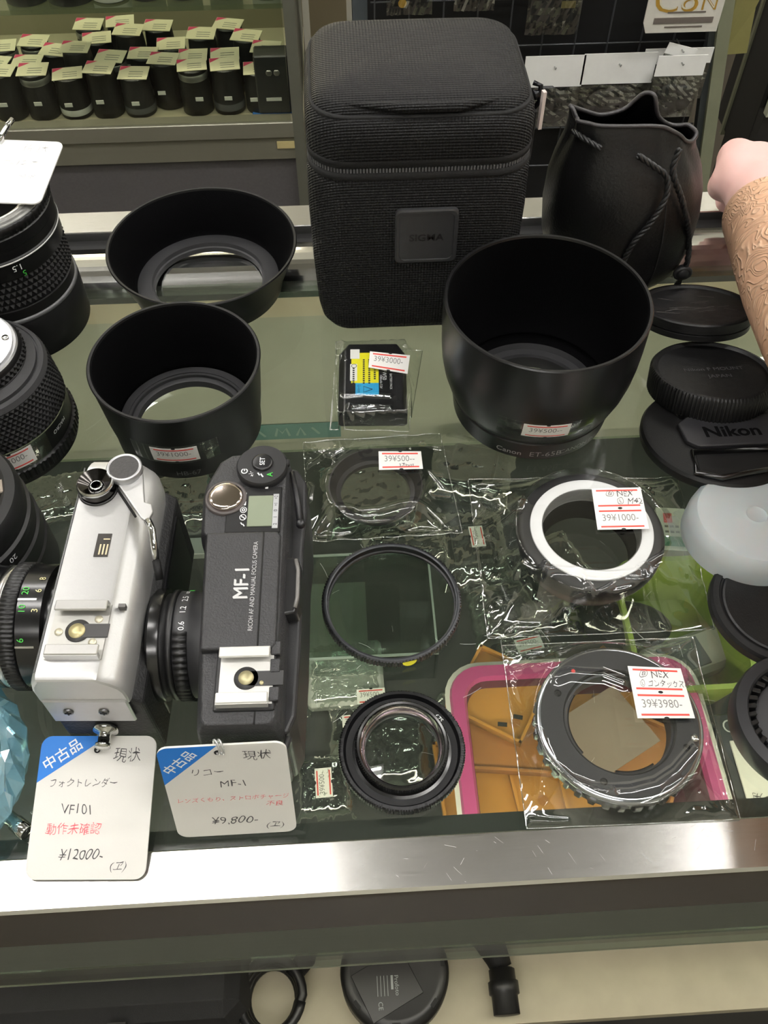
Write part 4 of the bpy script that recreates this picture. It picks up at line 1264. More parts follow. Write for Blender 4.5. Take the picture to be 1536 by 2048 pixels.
ms = MB().stroke([(-3.6 + 1.15 * math.cos(a), 6.8 + 1.15 * math.sin(a)) for a in np.linspace(.4, 2 * PI - .4, 22)], fd, .42).stroke([(-3.6, 6.8), (-3.6 + 1.2, 6.8)], fd, .4)
ms.stroke([(-4.6, 1.4), (-5.9, .6), (-5.2, .2), (-6.8, -.8)], fd, .6)
ms.build('white_symbol', M_white, dl)
MB().text('A', 3.2, fd, (-5.6, -3.4), thin=-.02).build('green_letter', M_green, dl)
MB().box((14.6, 51.5, 57), (2.6, 3, 2.4), bev=.5).build('dial_grip', P('grip_black', '#19191b', .4), dl)
MB().sheet(lambda u, v, h: (7 - v, 40.6 + u, 55.9 + h), 2.4, 1.1, 2, 2, .3).build('index_mark', M_white, cam_b)
# hot shoe
hc = (3.4, -43.6)
MB().box((hc[0] + .3, hc[1], 55.6), (20.8, 23.4, 1.4), bev=.4).build('shoe_surround', M_cb2, cam_b)
MB().box((hc[0] + .6, hc[1], 56.4), (18.4, 19.4, .7)).build('hot_shoe', P('shoe_white_steel', '#d4d3cf', .4, metal=.55, var=.04, vs_=400), cam_b)
for s_ in (-1, 1):
    MB().box((hc[0] - .2, hc[1] + s_ * 10.0, 57.8), (17.6, 1.6, 3.0)).box((hc[0] - .2, hc[1] + s_ * 8.6, 59.4), (17.6, 3.9, 1.1), bev=.3).build('shoe_rail', P('shoe_rail_steel', '#dcdbd7', .35, metal=.5), cam_b)
MB().lathe([(4.3, 56.7), (4.2, 57.2), (.3, 57.2)], 40, c=(hc[0] + .6, hc[1] - .2, 0), capb=True).box((hc[0] + 7.4, hc[1] - .4, 56.95), (12, 5.4, .5)).build('contact_plate', P('contact_black_two', '#2b2b2c', .5), cam_b)
MB().lathe([(2.7, 57.1), (2.6, 57.6), (.3, 57.6)], 32, c=(hc[0] + .6, hc[1] - .2, 0), capb=True).lathe([(.8, 57.2), (.7, 57.5), (.1, 57.5)], 14, c=(hc[0] + 6, hc[1] - 2.2, 0), capb=True).build('center_contact', P('brass_pale_two', '#aaa27f', .4, metal=.6), cam_b)
mb = MB()
for y in (11, 4.2, -6.4):
    mb.box((13.8, hc[1] + y, 56.4), (3.4, 5.2, 2.2), bev=.3)
mb.build('shoe_stop', M_cb, cam_b)
# lens on the left side
lb = lambda q: (-19.4 - q[2], -15 + q[0], 29 + q[1])
MB(lb).lathe([(20, -6), (20, 0), (20.6, .4), (20.6, 6), (20, 6.4)], 96).build('scale_ring', P('scale_black', '#2b2b2d', .5), cam_b)
MB(lb).lathe([(20, 6.4), (21.2, 6.6), (21.2, 8.4), (19.8, 8.8), (19.8, 11)], 96).build('focus_ring', M_bplast, cam_b)
mb = MB(lb)
mb.lathe([(20.65, .6), (21.5, .7, .35, 54), (21.5, 5.8, .35, 54), (20.65, 6)], 108, a0=R(106), a1=R(235))
mb.build('ribbed_grip', M_bplast, cam_b)
MB(lb).lathe([(19.8, 11), (21.6, 11.2), (21.8, 12), (21.8, 15), (20.8, 16), (18, 16), (15, 13), (.5, 12.5)], 96, capb=True).build('front_ring', M_bgloss, cam_b, auto=30)


def on_lens(ang):
    def m(u, v, h):
        a = ang - u / 20.6
        return lb(((20.6 + h) * math.cos(a), (20.6 + h) * math.sin(a), 3 + v))
    return m


ol = on_lens(R(76))
MB().text('0.6', 3.2, ol, (-8.4, 0), sx=.9).text('1.2', 3.2, ol, (-1.6, 0), sx=.9).text('2.5', 3.2, ol, (4.6, 0), sx=.9).text('∞', 3.2, ol, (10.4, 0)).build('white_number', M_white, cam_b)
MB().sheet(lambda u, v, h: ol(14.4 + u, -1 + v, h), 1.6, 2, 2, 1, .2).build('green_mark', M_green, cam_b)
MB().tube([(3, YA + .5, 40), (3, YA - 4.4, 41), (16, YA - 4.8, 42), (18, YA + 1, 42)], 1.3, 8).build('strap_loop', P('loop_black', '#2a2a2b', .45), cam_b)

# ================================================================== hanging price tags on the cameras
def used_tag(label, loc, rz, rx, w_, h_, lines, hole, dk):
    """lines: (text, size, x, y, red?, shear)"""
    t = thing('price_tag', label, 'price tag', loc, rz=rz, rx=rx)
    MB().prism([(x, y + h_ / 2) for x, y in rrect(w_, h_, 4)], 0, .8).build('card', M_tagp, t)
    ft = flat((0, 0, .82), (1, 0, 0), (0, 1, 0))
    bx, by = -w_ / 2 + dk[0], h_ - dk[1]
    pl = [(x, y + h_ / 2) for x, y in rrect(w_, h_, 4)]
    corner = [(bx, h_)] + [p for p in pl if p[0] < -w_ / 2 + 4.01 and p[1] > h_ - 4.01] + [(-w_ / 2, by)]
    cb = MB().add([ft(x, y, .05) for x, y in corner], [tuple(range(len(corner)))]).build('blue_corner', M_blue, t)
    ang = math.atan2(h_ - by, bx + w_ / 2)
    cx, cy = -w_ / 2 + dk[0] * .335, h_ - dk[1] * .40
    MB().text('中古品', dk[2], ft, (cx, cy), rot=ang, thin=-.012, h=.12).build('white_lettering', M_white, cb)
    k, r_ = MB(), MB()
    for body, size, x, y, red, sh in lines:
        (r_ if red else k).text(body, size, ft, (x, y), shear=sh, thin=.008, h=.08, sx=.92, wob=.045)
    k.build('handwriting', M_pen, t)
    r_.build('red_handwriting', M_redpen, t)
    MB().add([ft(hole[0] + 1.25 * math.cos(a), hole[1] + 1.25 * math.sin(a), .1) for a in np.linspace(0, 2 * PI, 25)[:-1]], [tuple(range(24))]).build('punched_hole', M_dark, t)
    for dx in (-.5, .9):
        MB().tube([(hole[0] + dx + 2.2 * math.sin(a) * .5 + .6, hole[1] + 3.2 + 3.6 * math.cos(a), 1.2 + 1.6 * math.sin(a)) for a in np.linspace(0, 2 * PI, 24)[:-1]], .42, 6, closed=True) \
            .build('plastic_loop', clear('loop_plastic', .3, .15, '#e8eaea', 2.0, haze=.45, hazecol='#e4e4e2'), t)
    return t


used_tag('blue cornered tag of the silver camera, lying over the front rail, priced 12000', (-102.6, 91.6, .6), R(-3), R(15.5), 43.4, 50.5,
         [('現状', 5.6, 11, 43.4, 0, .05), ('フォクトレンダー', 3.5, -4.4, 33.4, 0, .12), ('VF101', 5.0, -5.4, 24.2, 0, -.05), ('動作未確認', 4.4, -6.2, 17.2, 1, .1), ('¥12000-', 5.2, -2.6, 8.6, 0, .25), ('(ヱ)', 4.0, 11.4, 4.6, 0, .25)],
         (-.4, 45.4), (25, 17, 5.3))
used_tag('blue cornered tag leaning on the end of the black camera, priced 9800', (-48.3, 105.4, .4), R(0), R(74), 43.6, 52,
         [('現状', 5.4, 11.5, 46, 0, .05), ('リコー', 4.4, -6.4, 38, 0, .1), ('MF-1', 5.2, 2, 31.2, 0, -.05), ('レンズくもり、ストロボチャージ', 2.9, .6, 22.4, 1, .15), ('不良', 3.4, 15, 18.2, 1, .2), ('¥9,800-', 6.0, -.6, 9.4, 0, .25), ('(ヱ)', 4.4, 14, 5.4, 0, .25)],
         (-1.4, 48.4), (20.5, 20, 5.0))

# ================================================================== rings and adapters
t = thing('filter_ring', 'large thin black filter ring with a yellow dot lying on the glass', 'filter', (14.4, 199.7, 0))
MB().lathe([(27.2, 0), (29.4, 0), (30.0, .5, .22, 130), (30.0, 4.2, .22, 130), (29.4, 4.6), (28.2, 4.7), (27.9, 3.8), (27.9, 1.6), (27.2, 1.4)], 520, loop=True).build('ring', M_bmetal, t, auto=40)
MB().lathe([(27.85, 4.5), (28.5, 4.95), (29.2, 4.7)], 128).build('rim', P('rim_grey_metal', '#2f3134', .35, metal=.4), t)
MB().disc(27.4, 1.0, 96).build('filter_glass', clear('filter_glass', .03, .01, '#e4e8e5', 5.0), t)
fy = around([(30.25, 0), (30.25, 9)], R(-79), 2.2)
MB().add([fy(3.1 * math.cos(a), 2.3 - 3.6 * math.sin(a), .2) for a in np.linspace(0, PI, 17)], [tuple(range(17))]).build('yellow_dot', P('yellow_paint', '#d8d02a', .5), t)

t = thing('adapter_ring', 'black stepped ring with a bright inner rim on the glass beside the pink tray', 'ring', (14.4, 133, 0))
MB().lathe([(22.6, 0), (24.0, .2), (24.6, .6, .15, 150), (24.6, 3.6, .15, 150), (24.0, 4.2), (22.8, 4.3), (22.3, 3.4), (21.8, 2.4), (19.4, 2.4), (19.2, 1), (22.4, .2)], 600, loop=True).build('outer_ring', M_bmetal, t, auto=40)
MB().lathe([(19.6, 2.2), (18.2, 2.6), (18.0, 6.0, .12, 120), (18.0, 8.2, .12, 120), (17.4, 8.8), (16.6, 8.6), (16.2, 7.6)], 480).build('inner_ring', M_bgloss, t, auto=40)
MB().lathe([(16.2, 7.6), (15.4, 4.2), (14.6, 3.8)], 96).build('bright_rim', P('bright_lilac_chrome', '#b7adb0', .15, metal=1), t)
MB().lathe([(14.7, 4.0), (14.3, 3.0), (14.4, 1.0), (16, .6)], 96).build('dark_thread', M_bplast, t)
MB().lathe([(14.5, 2.2), (8, 2.9), (.2, 3.1)], 72).build('ring_glass', clear('ring_glass', .06, .01, '#dde0e0', 5.0), t)
MB().text('67S', 2.6, flat((19.9 * math.cos(R(38)), 19.9 * math.sin(R(38)), 2.55), (math.sin(R(38)), -math.cos(R(38)), 0), (math.cos(R(38)), math.sin(R(38)), 0)), (0, 0), h=.1).build('white_lettering', M_white, t)

SX, SY, SR, SHT = 10.6, 261, 22.2, 7.0
t = thing('hood_ring', 'small black conical ring inside a clear film bag with a 500 yen sticker', 'hood', (SX, SY, .5))
MB().lathe([(16.4, 0), (18.6, 0), (19.4, .6), (SR - .3, SHT - .6), (SR, SHT), (SR - .7, SHT + .1), (SR - 1, SHT - .4), (18.6, 2.4), (16.6, 2.0)], 96, loop=True).build('ring', P('ring_warm_black', '#1d1b1d', .45, var=.1), t, auto=40)

MX, MY = 103.0, 221.5
t = thing('lens_adapter', 'black lens adapter with a broad white inner ring inside a clear film bag', 'adapter', (MX, MY, .5))
MB().lathe([(20, 0), (26, 0), (27.6, .6), (28.6, 4), (31.4, 10), (31.9, 12), (31.9, 17.4), (31.2, 18.6), (29.8, 19.3), (26.6, 19.5)], 128).build('body', P('adapter_black', '#121214', .5, var=.08, bump=.05, bs=2500), t, auto=35)
MB().lathe([(26.8, 19.4), (26.6, 20.0), (26, 20.2), (22.4, 20.2), (21.6, 19.8)], 128).build('white_ring', P('white_anodised', '#e9e9ea', .4, var=.02), t, auto=30)
th = [(21.6, 19.8)]
for k in range(7):
    th += [(21.6 - .1, 19.6 - k), (21.1, 19.2 - k), (21.6, 18.8 - k)]
MB().lathe(th + [(21, 12)], 128).build('thread', P('thread_grey', '#9d9d9c', .4, metal=.3), t)
MB().lathe([(21, 12), (19.6, 11.6), (19.6, 1), (20, 0)], 96).build('inner_wall', M_bmatte, t)
fq = around([(29, 0), (29, 30)], R(-66), 6.5)
MB().text('M42-NEX', 3, around([(29.2, 4), (31.6, 10.5)], R(-66), 7.0), (0, 0)).build('white_lettering', P('dim_white_two', '#a9a9a9', .6), t)

CX, CY = 99.0, 136.5
t = thing('lens_adapter', 'flat black mount adapter with chrome edge in a film bag over the pink tray', 'adapter', (CX, CY, .5))
MB().lathe([(30.2, 1), (31.2, 1.2, .7, 36), (32.0, 2.2, .6, 36), (32.0, 7.2, .6, 36), (31.4, 8)], 288).build('ribbed_edge', P('ribbed_dark_chrome', '#5c5d60', .25, metal=.9), t, auto=30)
MB().lathe([(31.9, 8), (32.3, 8.6), (32.3, 9.6), (31.6, 10.6), (30.4, 10.8)], 128).build('chrome_edge', P('edge_chrome', '#c3c6cd', .18, metal=1), t)
MB().lathe([(20.6, 1), (30.2, 1)], 96).lathe([(30.6, 10.4), (30.2, 11.2), (21.8, 11.2), (21.2, 10.6), (21.0, 9.0), (20.2, 8.8), (20.0, 2), (20.6, 1)], 128).build('face_plate', P('adapter_face', '#1d1e20', .45, var=.06, bump=.06, bs=2500), t, auto=30)
MB().lathe([(20.1, 8.9), (19.4, 8.8), (19.4, 7.8), (20, 7.6)], 40, a0=R(20), a1=R(70)).lathe([(20.1, 8.9), (19.2, 8.8), (19.2, 7.8), (20, 7.6)], 40, a0=R(140), a1=R(215)).lathe([(20.1, 8.9), (19.2, 8.8), (19.2, 7.8), (20, 7.6)], 40, a0=R(255), a1=R(300)).build('bayonet_tab', M_bplast, t)
for a, r_ in ((150, 25.4), (-115, 26), (-28, 26.2)):
    x, y = r_ * math.cos(R(a)), r_ * math.sin(R(a))
    s_ = MB().lathe([(1.5, 11.1), (1.4, 11.4), (.2, 11.4)], 18, c=(x, y, 0), capb=True).build('screw', P('black_screw', '#1b1b1c', .3, metal=.4), t)
    MB().box((x, y, 11.5), (2, .4, .1), .4).box((x, y, 11.5), (.4, 2, .1), .4).build('cross_slot', M_dark, s_)
x, y = 28.4 * math.cos(R(-18)), 28.4 * math.sin(R(-18))
MB().lathe([(1.5, 11.1), (1.5, 12), (.2, 12.1)], 18, c=(x, y, 0), capb=True).build('lock_pin', M_chrome, t)
MB().lathe([(.85, 11.15), (.8, 11.35), (.1, 11.35)], 16, c=(26 * math.cos(R(123)), 26 * math.sin(R(123)), 0), capb=True).build('red_dot', P('red_dot', '#c83a34', .5), t)

# ------------------------------------------------------------------ battery
t = thing('battery', 'black camera battery with yellow and blue label in a clear film bag', 'battery', (12.4, 327.5, .5), rz=R(-2.5))
prof = [(-16.4, 0), (16.4, 0), (17.4, 1.5), (17.4, 8), (15.2, 11.6), (-14.4, 11.6), (-17.4, 8), (-17.4, 1.5)]
rows = [[(x, y, z) for x, z in prof] for y in (-24, 19)]
rows.append([(x * .84, 24, z) for x, z in prof])
MB().rows(rows, capa=True, capb=True, smooth=False).build('battery_case', P('battery_black', '#161617', .28, var=.1), t, bevel=.8)
fb = flat((0, 0, 11.7), (1, 0, 0), (0, 1, 0))
MB().box((-.6, 2, 11.7), (24, 31, .12)).build('label_base', P('label_black', '#121213', .35), t)


def patch(name, x0, x1, y0, y1, mat, h=.12):
    return MB().add([fb(x, y, h) for x, y in ((x0, y0), (x1, y0), (x1, y1), (x0, y1))], [(0, 1, 2, 3)]).build(name, mat, t)


patch('yellow_label', -10.8, 3.2, -5, 16.8, P('label_yellow', '#e3dc22', .45))
patch('white_label', -11.4, -6.6, 12.4, 19.4, M_paper, .16)
patch('white_label', -11.4, -7.8, -3.4, 8.6, M_paper, .16)
patch('blue_label', -8.6, 3.2, -13.2, -5, P('label_blue', '#2d9fd0', .45), .14)
mb = MB()
for k, (x, n) in enumerate(((-9.6, 9), (-4.4, 12), (-1.6, 12), (1.2, 10))):
    for q in range(n):
        mb.add([fb(x + a, 12 - q * 1.5 - b - (6 if k == 0 else 0), .2) for a, b in ((-.5, 0), (.5, 0), (.5, 1.0), (-.5, 1.0))], [(0, 1, 2, 3)])
mb.stroke([(-9.4 + 1.3 * math.cos(a), 7.2 + 1.3 * math.sin(a)) for a in np.linspace(0, 2 * PI, 20)], fb, .3, .2)
mb.stroke([(-3 + 3 * math.cos(a), -9.4 + 2.4 * math.sin(a)) for a in (0, 2.1, 4.2, 6.28)], fb, .4, .2)
mb.text('Li-ion', 2.4, fb, (-6.6, -9), rot=-PI / 2, h=.2)
mb.build('label_print', P('print_black', '#2b2b2b', .6), t)
MB().text('NP-FW50', 2.9, fb, (6.2, 3), rot=-PI / 2, h=.16).text('BATTERY PACK', 1.6, fb, (9.4, -4), rot=-PI / 2, h=.16).text('1080mAh 7.2V', 1.6, fb, (4.4, -4), rot=-PI / 2, h=.16).build('white_lettering', M_white, t)
mb = MB()
for k in range(6):
    mb.box((-3.4 + 2 * k, 23.6, 9.6), (1.2, 1.6, 2.4))
mb.build('contact_bridge', P('contact_grey', '#4c4c4c', .4), t)

# ------------------------------------------------------------------ clear film bags
nrng = np.random.default_rng(5)


def smooth_noise(Xs, Ys, sc, seed):
    r_ = np.random.default_rng(seed)
    z = np.zeros_like(Xs)
    for k in range(10):
        a = r_.uniform(0, 2 * PI)
        f_ = r_.uniform(.6, 1.8) / sc
        z += np.sin((Xs * math.cos(a) + Ys * math.sin(a)) * f_ * 2 * PI + r_.uniform(0, 6.28)) / 10 * 2
    return z


def film_bag(label, corners, item, creases, seed, n=170, amp=.4, group='clear film bags with price stickers'):
    """corners on the glass: tl, tr, br, bl (pixels); item: ('disc', x, y, r, h) or ('box', x, y, hx, hy, h); creases: pixel polylines with height"""
    tl, tr, br, bl_ = [G(p[0], p[1], 1.0) for p in corners]
    cen = (tl + tr + br + bl_) / 4
    t = thing('film_bag', label, 'bag', (cen[0], cen[1], .2), group=group)
    u, v = np.meshgrid(np.linspace(0, 1, n), np.linspace(0, 1, n))
    Pt = (tl[None, None] * (1 - u)[..., None] + tr[None, None] * u[..., None]) * v[..., None] + (bl_[None, None] * (1 - u)[..., None] + br[None, None] * u[..., None]) * (1 - v)[..., None]
    X, Y = Pt[..., 0], Pt[..., 1]
    Wd, Hd = np.linalg.norm(tr - tl), np.linalg.norm(tl - bl_)
    e = np.minimum(np.minimum(u, 1 - u) * Wd, np.minimum(v, 1 - v) * Hd)
    if item[0] == 'disc':
        d = np.hypot(X - item[1], Y - item[2]) - item[3]
    else:
        qx, qy = np.abs(X - item[1]) - item[3], np.abs(Y - item[2]) - item[4]
        d = np.hypot(np.maximum(qx, 0), np.maximum(qy, 0)) + np.minimum(np.maximum(qx, qy), 0)
    hh = item[-1] + .7
    dd = np.maximum(d - 1.0, 0)
    ratio = dd / (dd + e + 1e-6)
    z = hh * (1 - ratio) ** 1.25
    inside = np.clip(-d / 6, 0, 1)
    nz = smooth_noise(X, Y, 26, seed) * amp + smooth_noise(X, Y, 9, seed + 1) * amp * .35
    edge = np.clip(e / 6, 0, 1)
    z = z + np.abs(nz) * edge * (1 - .96 * inside) + (1 - edge) * np.abs(smooth_noise(X, Y, 30, seed + 2)) * 1.2
    for wd, ht, zz, pl in creases:
        pts = [G(a, b, zz)[:2] for a, b in pl]
        best = np.full_like(X, 1e9)
        for p0, p1 in zip(pts[:-1], pts[1:]):
            dx, dy = p1 - p0
            tt = np.clip(((X - p0[0]) * dx + (Y - p0[1]) * dy) / (dx * dx + dy * dy + 1e-9), 0, 1)
            best = np.minimum(best, np.hypot(X - p0[0] - tt * dx, Y - p0[1] - tt * dy))
        z = z + 1.9 * ht * np.exp(-(best / (1.45 * wd)) ** 2) * np.clip(e / 1.5, 0.2, 1)
    z = np.maximum(z, .35)
    V = np.stack([X - cen[0], Y - cen[1], z], -1).reshape(-1, 3)
    idx = np.arange(n * n).reshape(n, n)
    F = np.stack([idx[:-1, :-1], idx[:-1, 1:], idx[1:, 1:], idx[1:, :-1]], -1).reshape(-1, 4)
    mb = MB()
    mb.v = [tuple(p) for p in V]
    mb.f = [tuple(int(q) for q in f) for f in F]
    mb.sm = [True] * len(mb.f)
    mb.build('film', M_film, t)
    b4 = [p - np.array([cen[0], cen[1], 0]) for p in (tl, tr, br, bl_)]
    MB().add([(p[0], p[1], .1) for p in b4], [(3, 2, 1, 0)]).build('film_underside', clear('film_flat', .02, .05, '#fbfdfb', 5.0), t)
    border = list(idx[0, :]) + list(idx[1:, -1]) + list(idx[-1, -2::-1]) + list(idx[-2:0:-1, 0])
    MB().tube([V[i] for i in border[::2]], .22, 5, closed=True).build('seam', M_seam, t)
    return t, cen


def zoomed(ox, oy, k, pl):
    return [(ox + x * k, oy + y * k) for x, y in pl]


Z7 = lambda pl: zoomed(600, 840, .2604, pl)
cr = [(.9, .8, 4, Z7([(25, 165), (140, 265), (250, 360)])), (.8, .6, 4, Z7([(25, 220), (180, 228), (340, 243)])), (1.1, .9, 4, Z7([(25, 330), (180, 295), (330, 252)])), (1.0, .8, 4, Z7([(720, 218), (900, 185), (1085, 190)])),
      (.8, .9, 4, Z7([(850, 240), (1075, 100)])), (1.2, 1.3, 4, Z7([(75, 920), (160, 800), (240, 730), (350, 725), (480, 757), (620, 745), (760, 705), (860, 690), (960, 705), (1060, 765), (1160, 840)])),
      (.9, .9, 2, Z7([(75, 930), (200, 890), (300, 905), (400, 890), (480, 852), (580, 848), (680, 855), (780, 872)])), (.8, .9, 4, Z7([(1085, 405), (1000, 425), (1070, 485), (1140, 545), (1015, 575)])),
      (.8, .8, 2, Z7([(800, 880), (940, 850), (1060, 855), (1160, 850)])), (.7, .7, 3, Z7([(70, 600), (90, 520), (60, 480)]))]
t, c0 = film_bag('clear film bag with the small black ring and a 500 yen sticker, below the battery', [(606, 884), (880, 866), (925, 1065), (618, 1084)], ('disc', SX, SY, SR + .4, SHT + .8), cr, 3)
lo = lambda p, z: G(p[0], p[1], z) - np.array([c0[0], c0[1], 0.2])
sticker(t, quad([lo((757, 903), 10.4), lo((842, 903), 10.4), lo((846, 938), 10.4), lo((758, 940), 10.4)], 21, 10), 21, 10, '39¥500--', note=[('37mm', 2.6, (2.5, -2.6), 1.1)])

K = .3385
ZM = lambda pl: zoomed(920, 920, K, pl)
cr = [(1.0, .9, 6, ZM([(60, 120), (200, 135), (330, 145), (445, 155)])), (.8, .9, 6, ZM([(60, 125), (130, 205), (215, 300)])), (1.6, 1.2, 8, ZM([(45, 350), (180, 350), (325, 345)])), (1.2, 1.0, 8, ZM([(45, 385), (200, 378), (320, 370)])),
      (1.2, 1.3, 17, ZM([(325, 660), (360, 630), (415, 675), (470, 710)])), (1.0, 1.1, 16, ZM([(470, 712), (550, 690), (640, 695), (720, 710), (850, 720), (950, 712), (1020, 706)])), (.9, .9, 8, ZM([(478, 715), (455, 790), (445, 850)])),
      (.9, .9, 10, ZM([(1030, 725), (1160, 650), (1260, 530)])), (.9, .9, 8, ZM([(1030, 740), (1120, 840), (1235, 955)])), (1.1, 1.1, 7, ZM([(895, 830), (960, 818), (1040, 825), (1130, 890), (1230, 960)])),
      (.9, .9, 4, ZM([(165, 1040), (155, 930), (155, 880), (185, 848), (215, 850)])), (1.0, .9, 5, ZM([(1250, 105), (1165, 145), (1080, 195)])), (1.2, 1.1, 5, ZM([(1280, 130), (1180, 185), (1090, 235)])), (.9, .8, 5, ZM([(1270, 150), (1190, 230), (1110, 270)])),
      (.9, .9, 2, ZM([(285, 1025), (335, 998), (400, 1003), (465, 1003)])), (.8, .8, 5, ZM([(1035, 752), (1110, 778), (1190, 790), (1290, 775), (1390, 735)])), (1.6, 1.0, 4, ZM([(1290, 715), (1340, 680), (1385, 735)])),
      (.9, .9, 3, ZM([(560, 965), (600, 930), (650, 990), (720, 1020)])), (.8, .8, 4, ZM([(745, 930), (700, 850), (640, 760)])), (.8, .8, 4, ZM([(745, 930), (830, 880), (900, 830)])), (.8, .7, 4, ZM([(740, 920), (860, 980), (980, 1000)]))]
t, c0 = film_bag('clear film bag with the white ringed adapter and a 1000 yen sticker', [(936, 957), (1355, 955), (1430, 1258), (975, 1276)], ('disc', MX, MY, 32.0, 20.6), cr, 11)
sticker(t, quad([lo((1183, 977), 23), lo((1281, 975), 23), lo((1298, 1058), 23), lo((1195, 1060), 23)], 22, 20.5), 22, 10.2, '39¥1000-', double=True, note=[('Ⓑ NEX', 4.0, (.8, 2.2), .95), ('Ⓛ M42', 4.0, (4.6, -1.6), .95)])

ZC = lambda pl: zoomed(880, 1260, .4271, pl)
cr = [(.9, .9, 4, ZC([(290, 92), (480, 102), (700, 78)])), (1.4, 1.2, 6, ZC([(290, 188), (400, 188), (510, 184)])), (1.2, 1.2, 6, ZC([(1180, 42), (1110, 100), (1030, 172)])), (1.0, 1.0, 6, ZC([(1175, 50), (1060, 85), (950, 105)])),
      (1.6, 1.1, 11, ZC([(545, 235), (600, 215), (680, 222), (760, 225), (850, 260)])), (2.2, 1.2, 11, ZC([(770, 780), (900, 768), (1010, 740), (1100, 680), (1190, 575)])), (1.6, 1.2, 11, ZC([(440, 490), (465, 560), (500, 640), (600, 720), (770, 782)])),
      (1.0, 1.0, 5, ZC([(980, 870), (1050, 800), (1120, 755), (1200, 728), (1290, 790), (1400, 885)])), (1.0, .9, 3, ZC([(1130, 885), (1190, 855), (1240, 852), (1300, 875)])), (.9, .9, 5, ZC([(375, 375), (345, 290), (300, 140)])),
      (.9, .9, 6, ZC([(1140, 245), (1152, 150), (1190, 205), (1222, 262), (1165, 285)])), (.9, .9, 4, ZC([(1240, 480), (1290, 450), (1270, 560), (1330, 680)])), (1.1, 1.0, 4, ZC([(1210, 790), (1280, 830), (1390, 885)])), (.9, .9, 5, ZC([(440, 520), (470, 650), (465, 760)])),
      (.9, .9, 4, ZC([(405, 925), (430, 890), (600, 900)])), (.9, .9, 6, ZC([(1250, 580), (1330, 690), (1370, 790)]))]
t, c0 = film_bag('clear film bag with the chrome edged adapter and 3980 yen sticker over the front rail', [(1003, 1290), (1385, 1274), (1482, 1638), (1053, 1657)], ('disc', CX, CY, 32.4, 11.9), cr, 23)
sticker(t, quad([lo((1255, 1332), 14.6), lo((1361, 1337), 14.6), lo((1390, 1437), 14.6), lo((1275, 1437), 14.6)], 22, 20.5), 22, 10.2, '39¥3980-', double=True, note=[('Ⓑ NEX', 4.0, (-1, 2.2), .95), ('Ⓛ コンタックスG', 3.2, (2.4, -1.7), .78)])

ZB = lambda pl: zoomed(600, 660, .2995, pl)
cr = [(.8, .8, 3, ZB([(225, 265), (260, 280), (300, 285)])), (.7, .8, 3, ZB([(730, 265), (820, 265)])), (.8, .9, 4, ZB([(205, 650), (250, 420), (300, 200)])), (.8, .8, 10, ZB([(300, 470), (420, 460), (600, 470)])), (.8, .9, 4, ZB([(725, 660), (745, 380)])),
      (.8, .8, 6, ZB([(330, 580), (450, 575), (600, 580)])), (.7, .8, 6, ZB([(310, 640), (335, 570)])), (.8, .7, 4, ZB([(240, 130), (300, 180)])), (.8, .7, 3, ZB([(820, 150), (700, 200)]))]
t, c0 = film_bag('clear film bag with the black battery and a 3000 yen sticker', [(673, 696), (845, 700), (818, 862), (660, 858)], ('box', 12.4, 327.5, 17.6, 24.4, 12.2), cr, 31, n=130, amp=.3)
sticker(t, quad([lo((740, 703), 14.2), lo((820, 711), 14), lo((815, 748), 13.8), lo((737, 735), 14.2)], 21, 10), 21, 10, '39¥3000-')

# ================================================================== caps along the right
M_cap = P('cap_black', '#111112', .45, spec=.35, var=.15, vs_=200, bump=.1, bs=1500, rvar=.2)
t = thing('lens_cover', 'flat scratched black lens cap with raised rim, farthest of the cap row', 'lens cap', (189, 366, 11.5), rx=R(-19))
MB().lathe([(26.5, -4), (29.2, -4), (29.4, -1), (28.8, -.6), (29.6, 0), (29.8, 4.6), (29.2, 5.4), (27.4, 5.4), (26.8, 4.2), (26.2, 3.8), (.3, 3.8)], 96, capa=True, capb=True).build('cap_body', M_cap, t, auto=35)
mb = MB()
for k in range(16):
    a, r0, l_ = rng.uniform(0, 6.28), rng.uniform(0, 20), rng.uniform(4, 12)
    b = rng.uniform(-.6, .6)
    x, y = r0 * math.cos(a), r0 * math.sin(a) * .8
    mb.stroke([(x - l_ / 2, y - l_ / 2 * b), (x, y + rng.uniform(-.5, .5)), (x + l_ / 2, y + l_ / 2 * b)], flat((0, 0, 3.8), (1, 0, 0), (0, 1, 0)), .3, .08)
mb.build('scratch', P('scratch_grey', '#625f5d', .6), t)
t = thing('rear_cap', 'thick ribbed black rear lens cap between the flat cap and the broad pinch cap', 'lens cap', (183, 314, 12.5), rx=R(-15))
MB().lathe([(28, -7), (29.6, -6.4), (30.2, -5.6, .3, 100), (30.2, 5.4, .3, 100), (29.2, 7), (27.8, 7.2), (27, 6.2), (26.6, 5.8), (.3, 5.8)], 400, capa=True, capb=True).build('cap_body', M_cap, t, auto=45)
ft = flat((0, 0, 5.8), (1, 0, 0), (0, 1, 0))
MB().text('Nikon F MOUNT', 4.2, ft, (1, 2)).text('JAPAN', 4.2, ft, (2, -5)).build('embossed_lettering', P('emboss_black', '#4a4a4c', .35), t)
t = thing('pinch_cap', 'broad black pinch lens cap with big embossed letters, resting near the white cap', 'lens cap', (178, 279, 10.5), rx=R(-9))
MB().lathe([(34, -4), (36.8, -3.6), (37.2, -2), (37.2, .4), (36.2, 1.8), (34.4, 2.4), (.3, 2.4)], 120, capa=True, capb=True).build('cap_body', M_cap, t, auto=30)
mb = MB()
pts = [(-19, -8.5), (-14, -13), (36.2, -13), (36.2, 9), (-14, 9), (-19.5, 4)]
mb.prism([(x, y + 1) for x, y in pts], 2.2, 5.0)
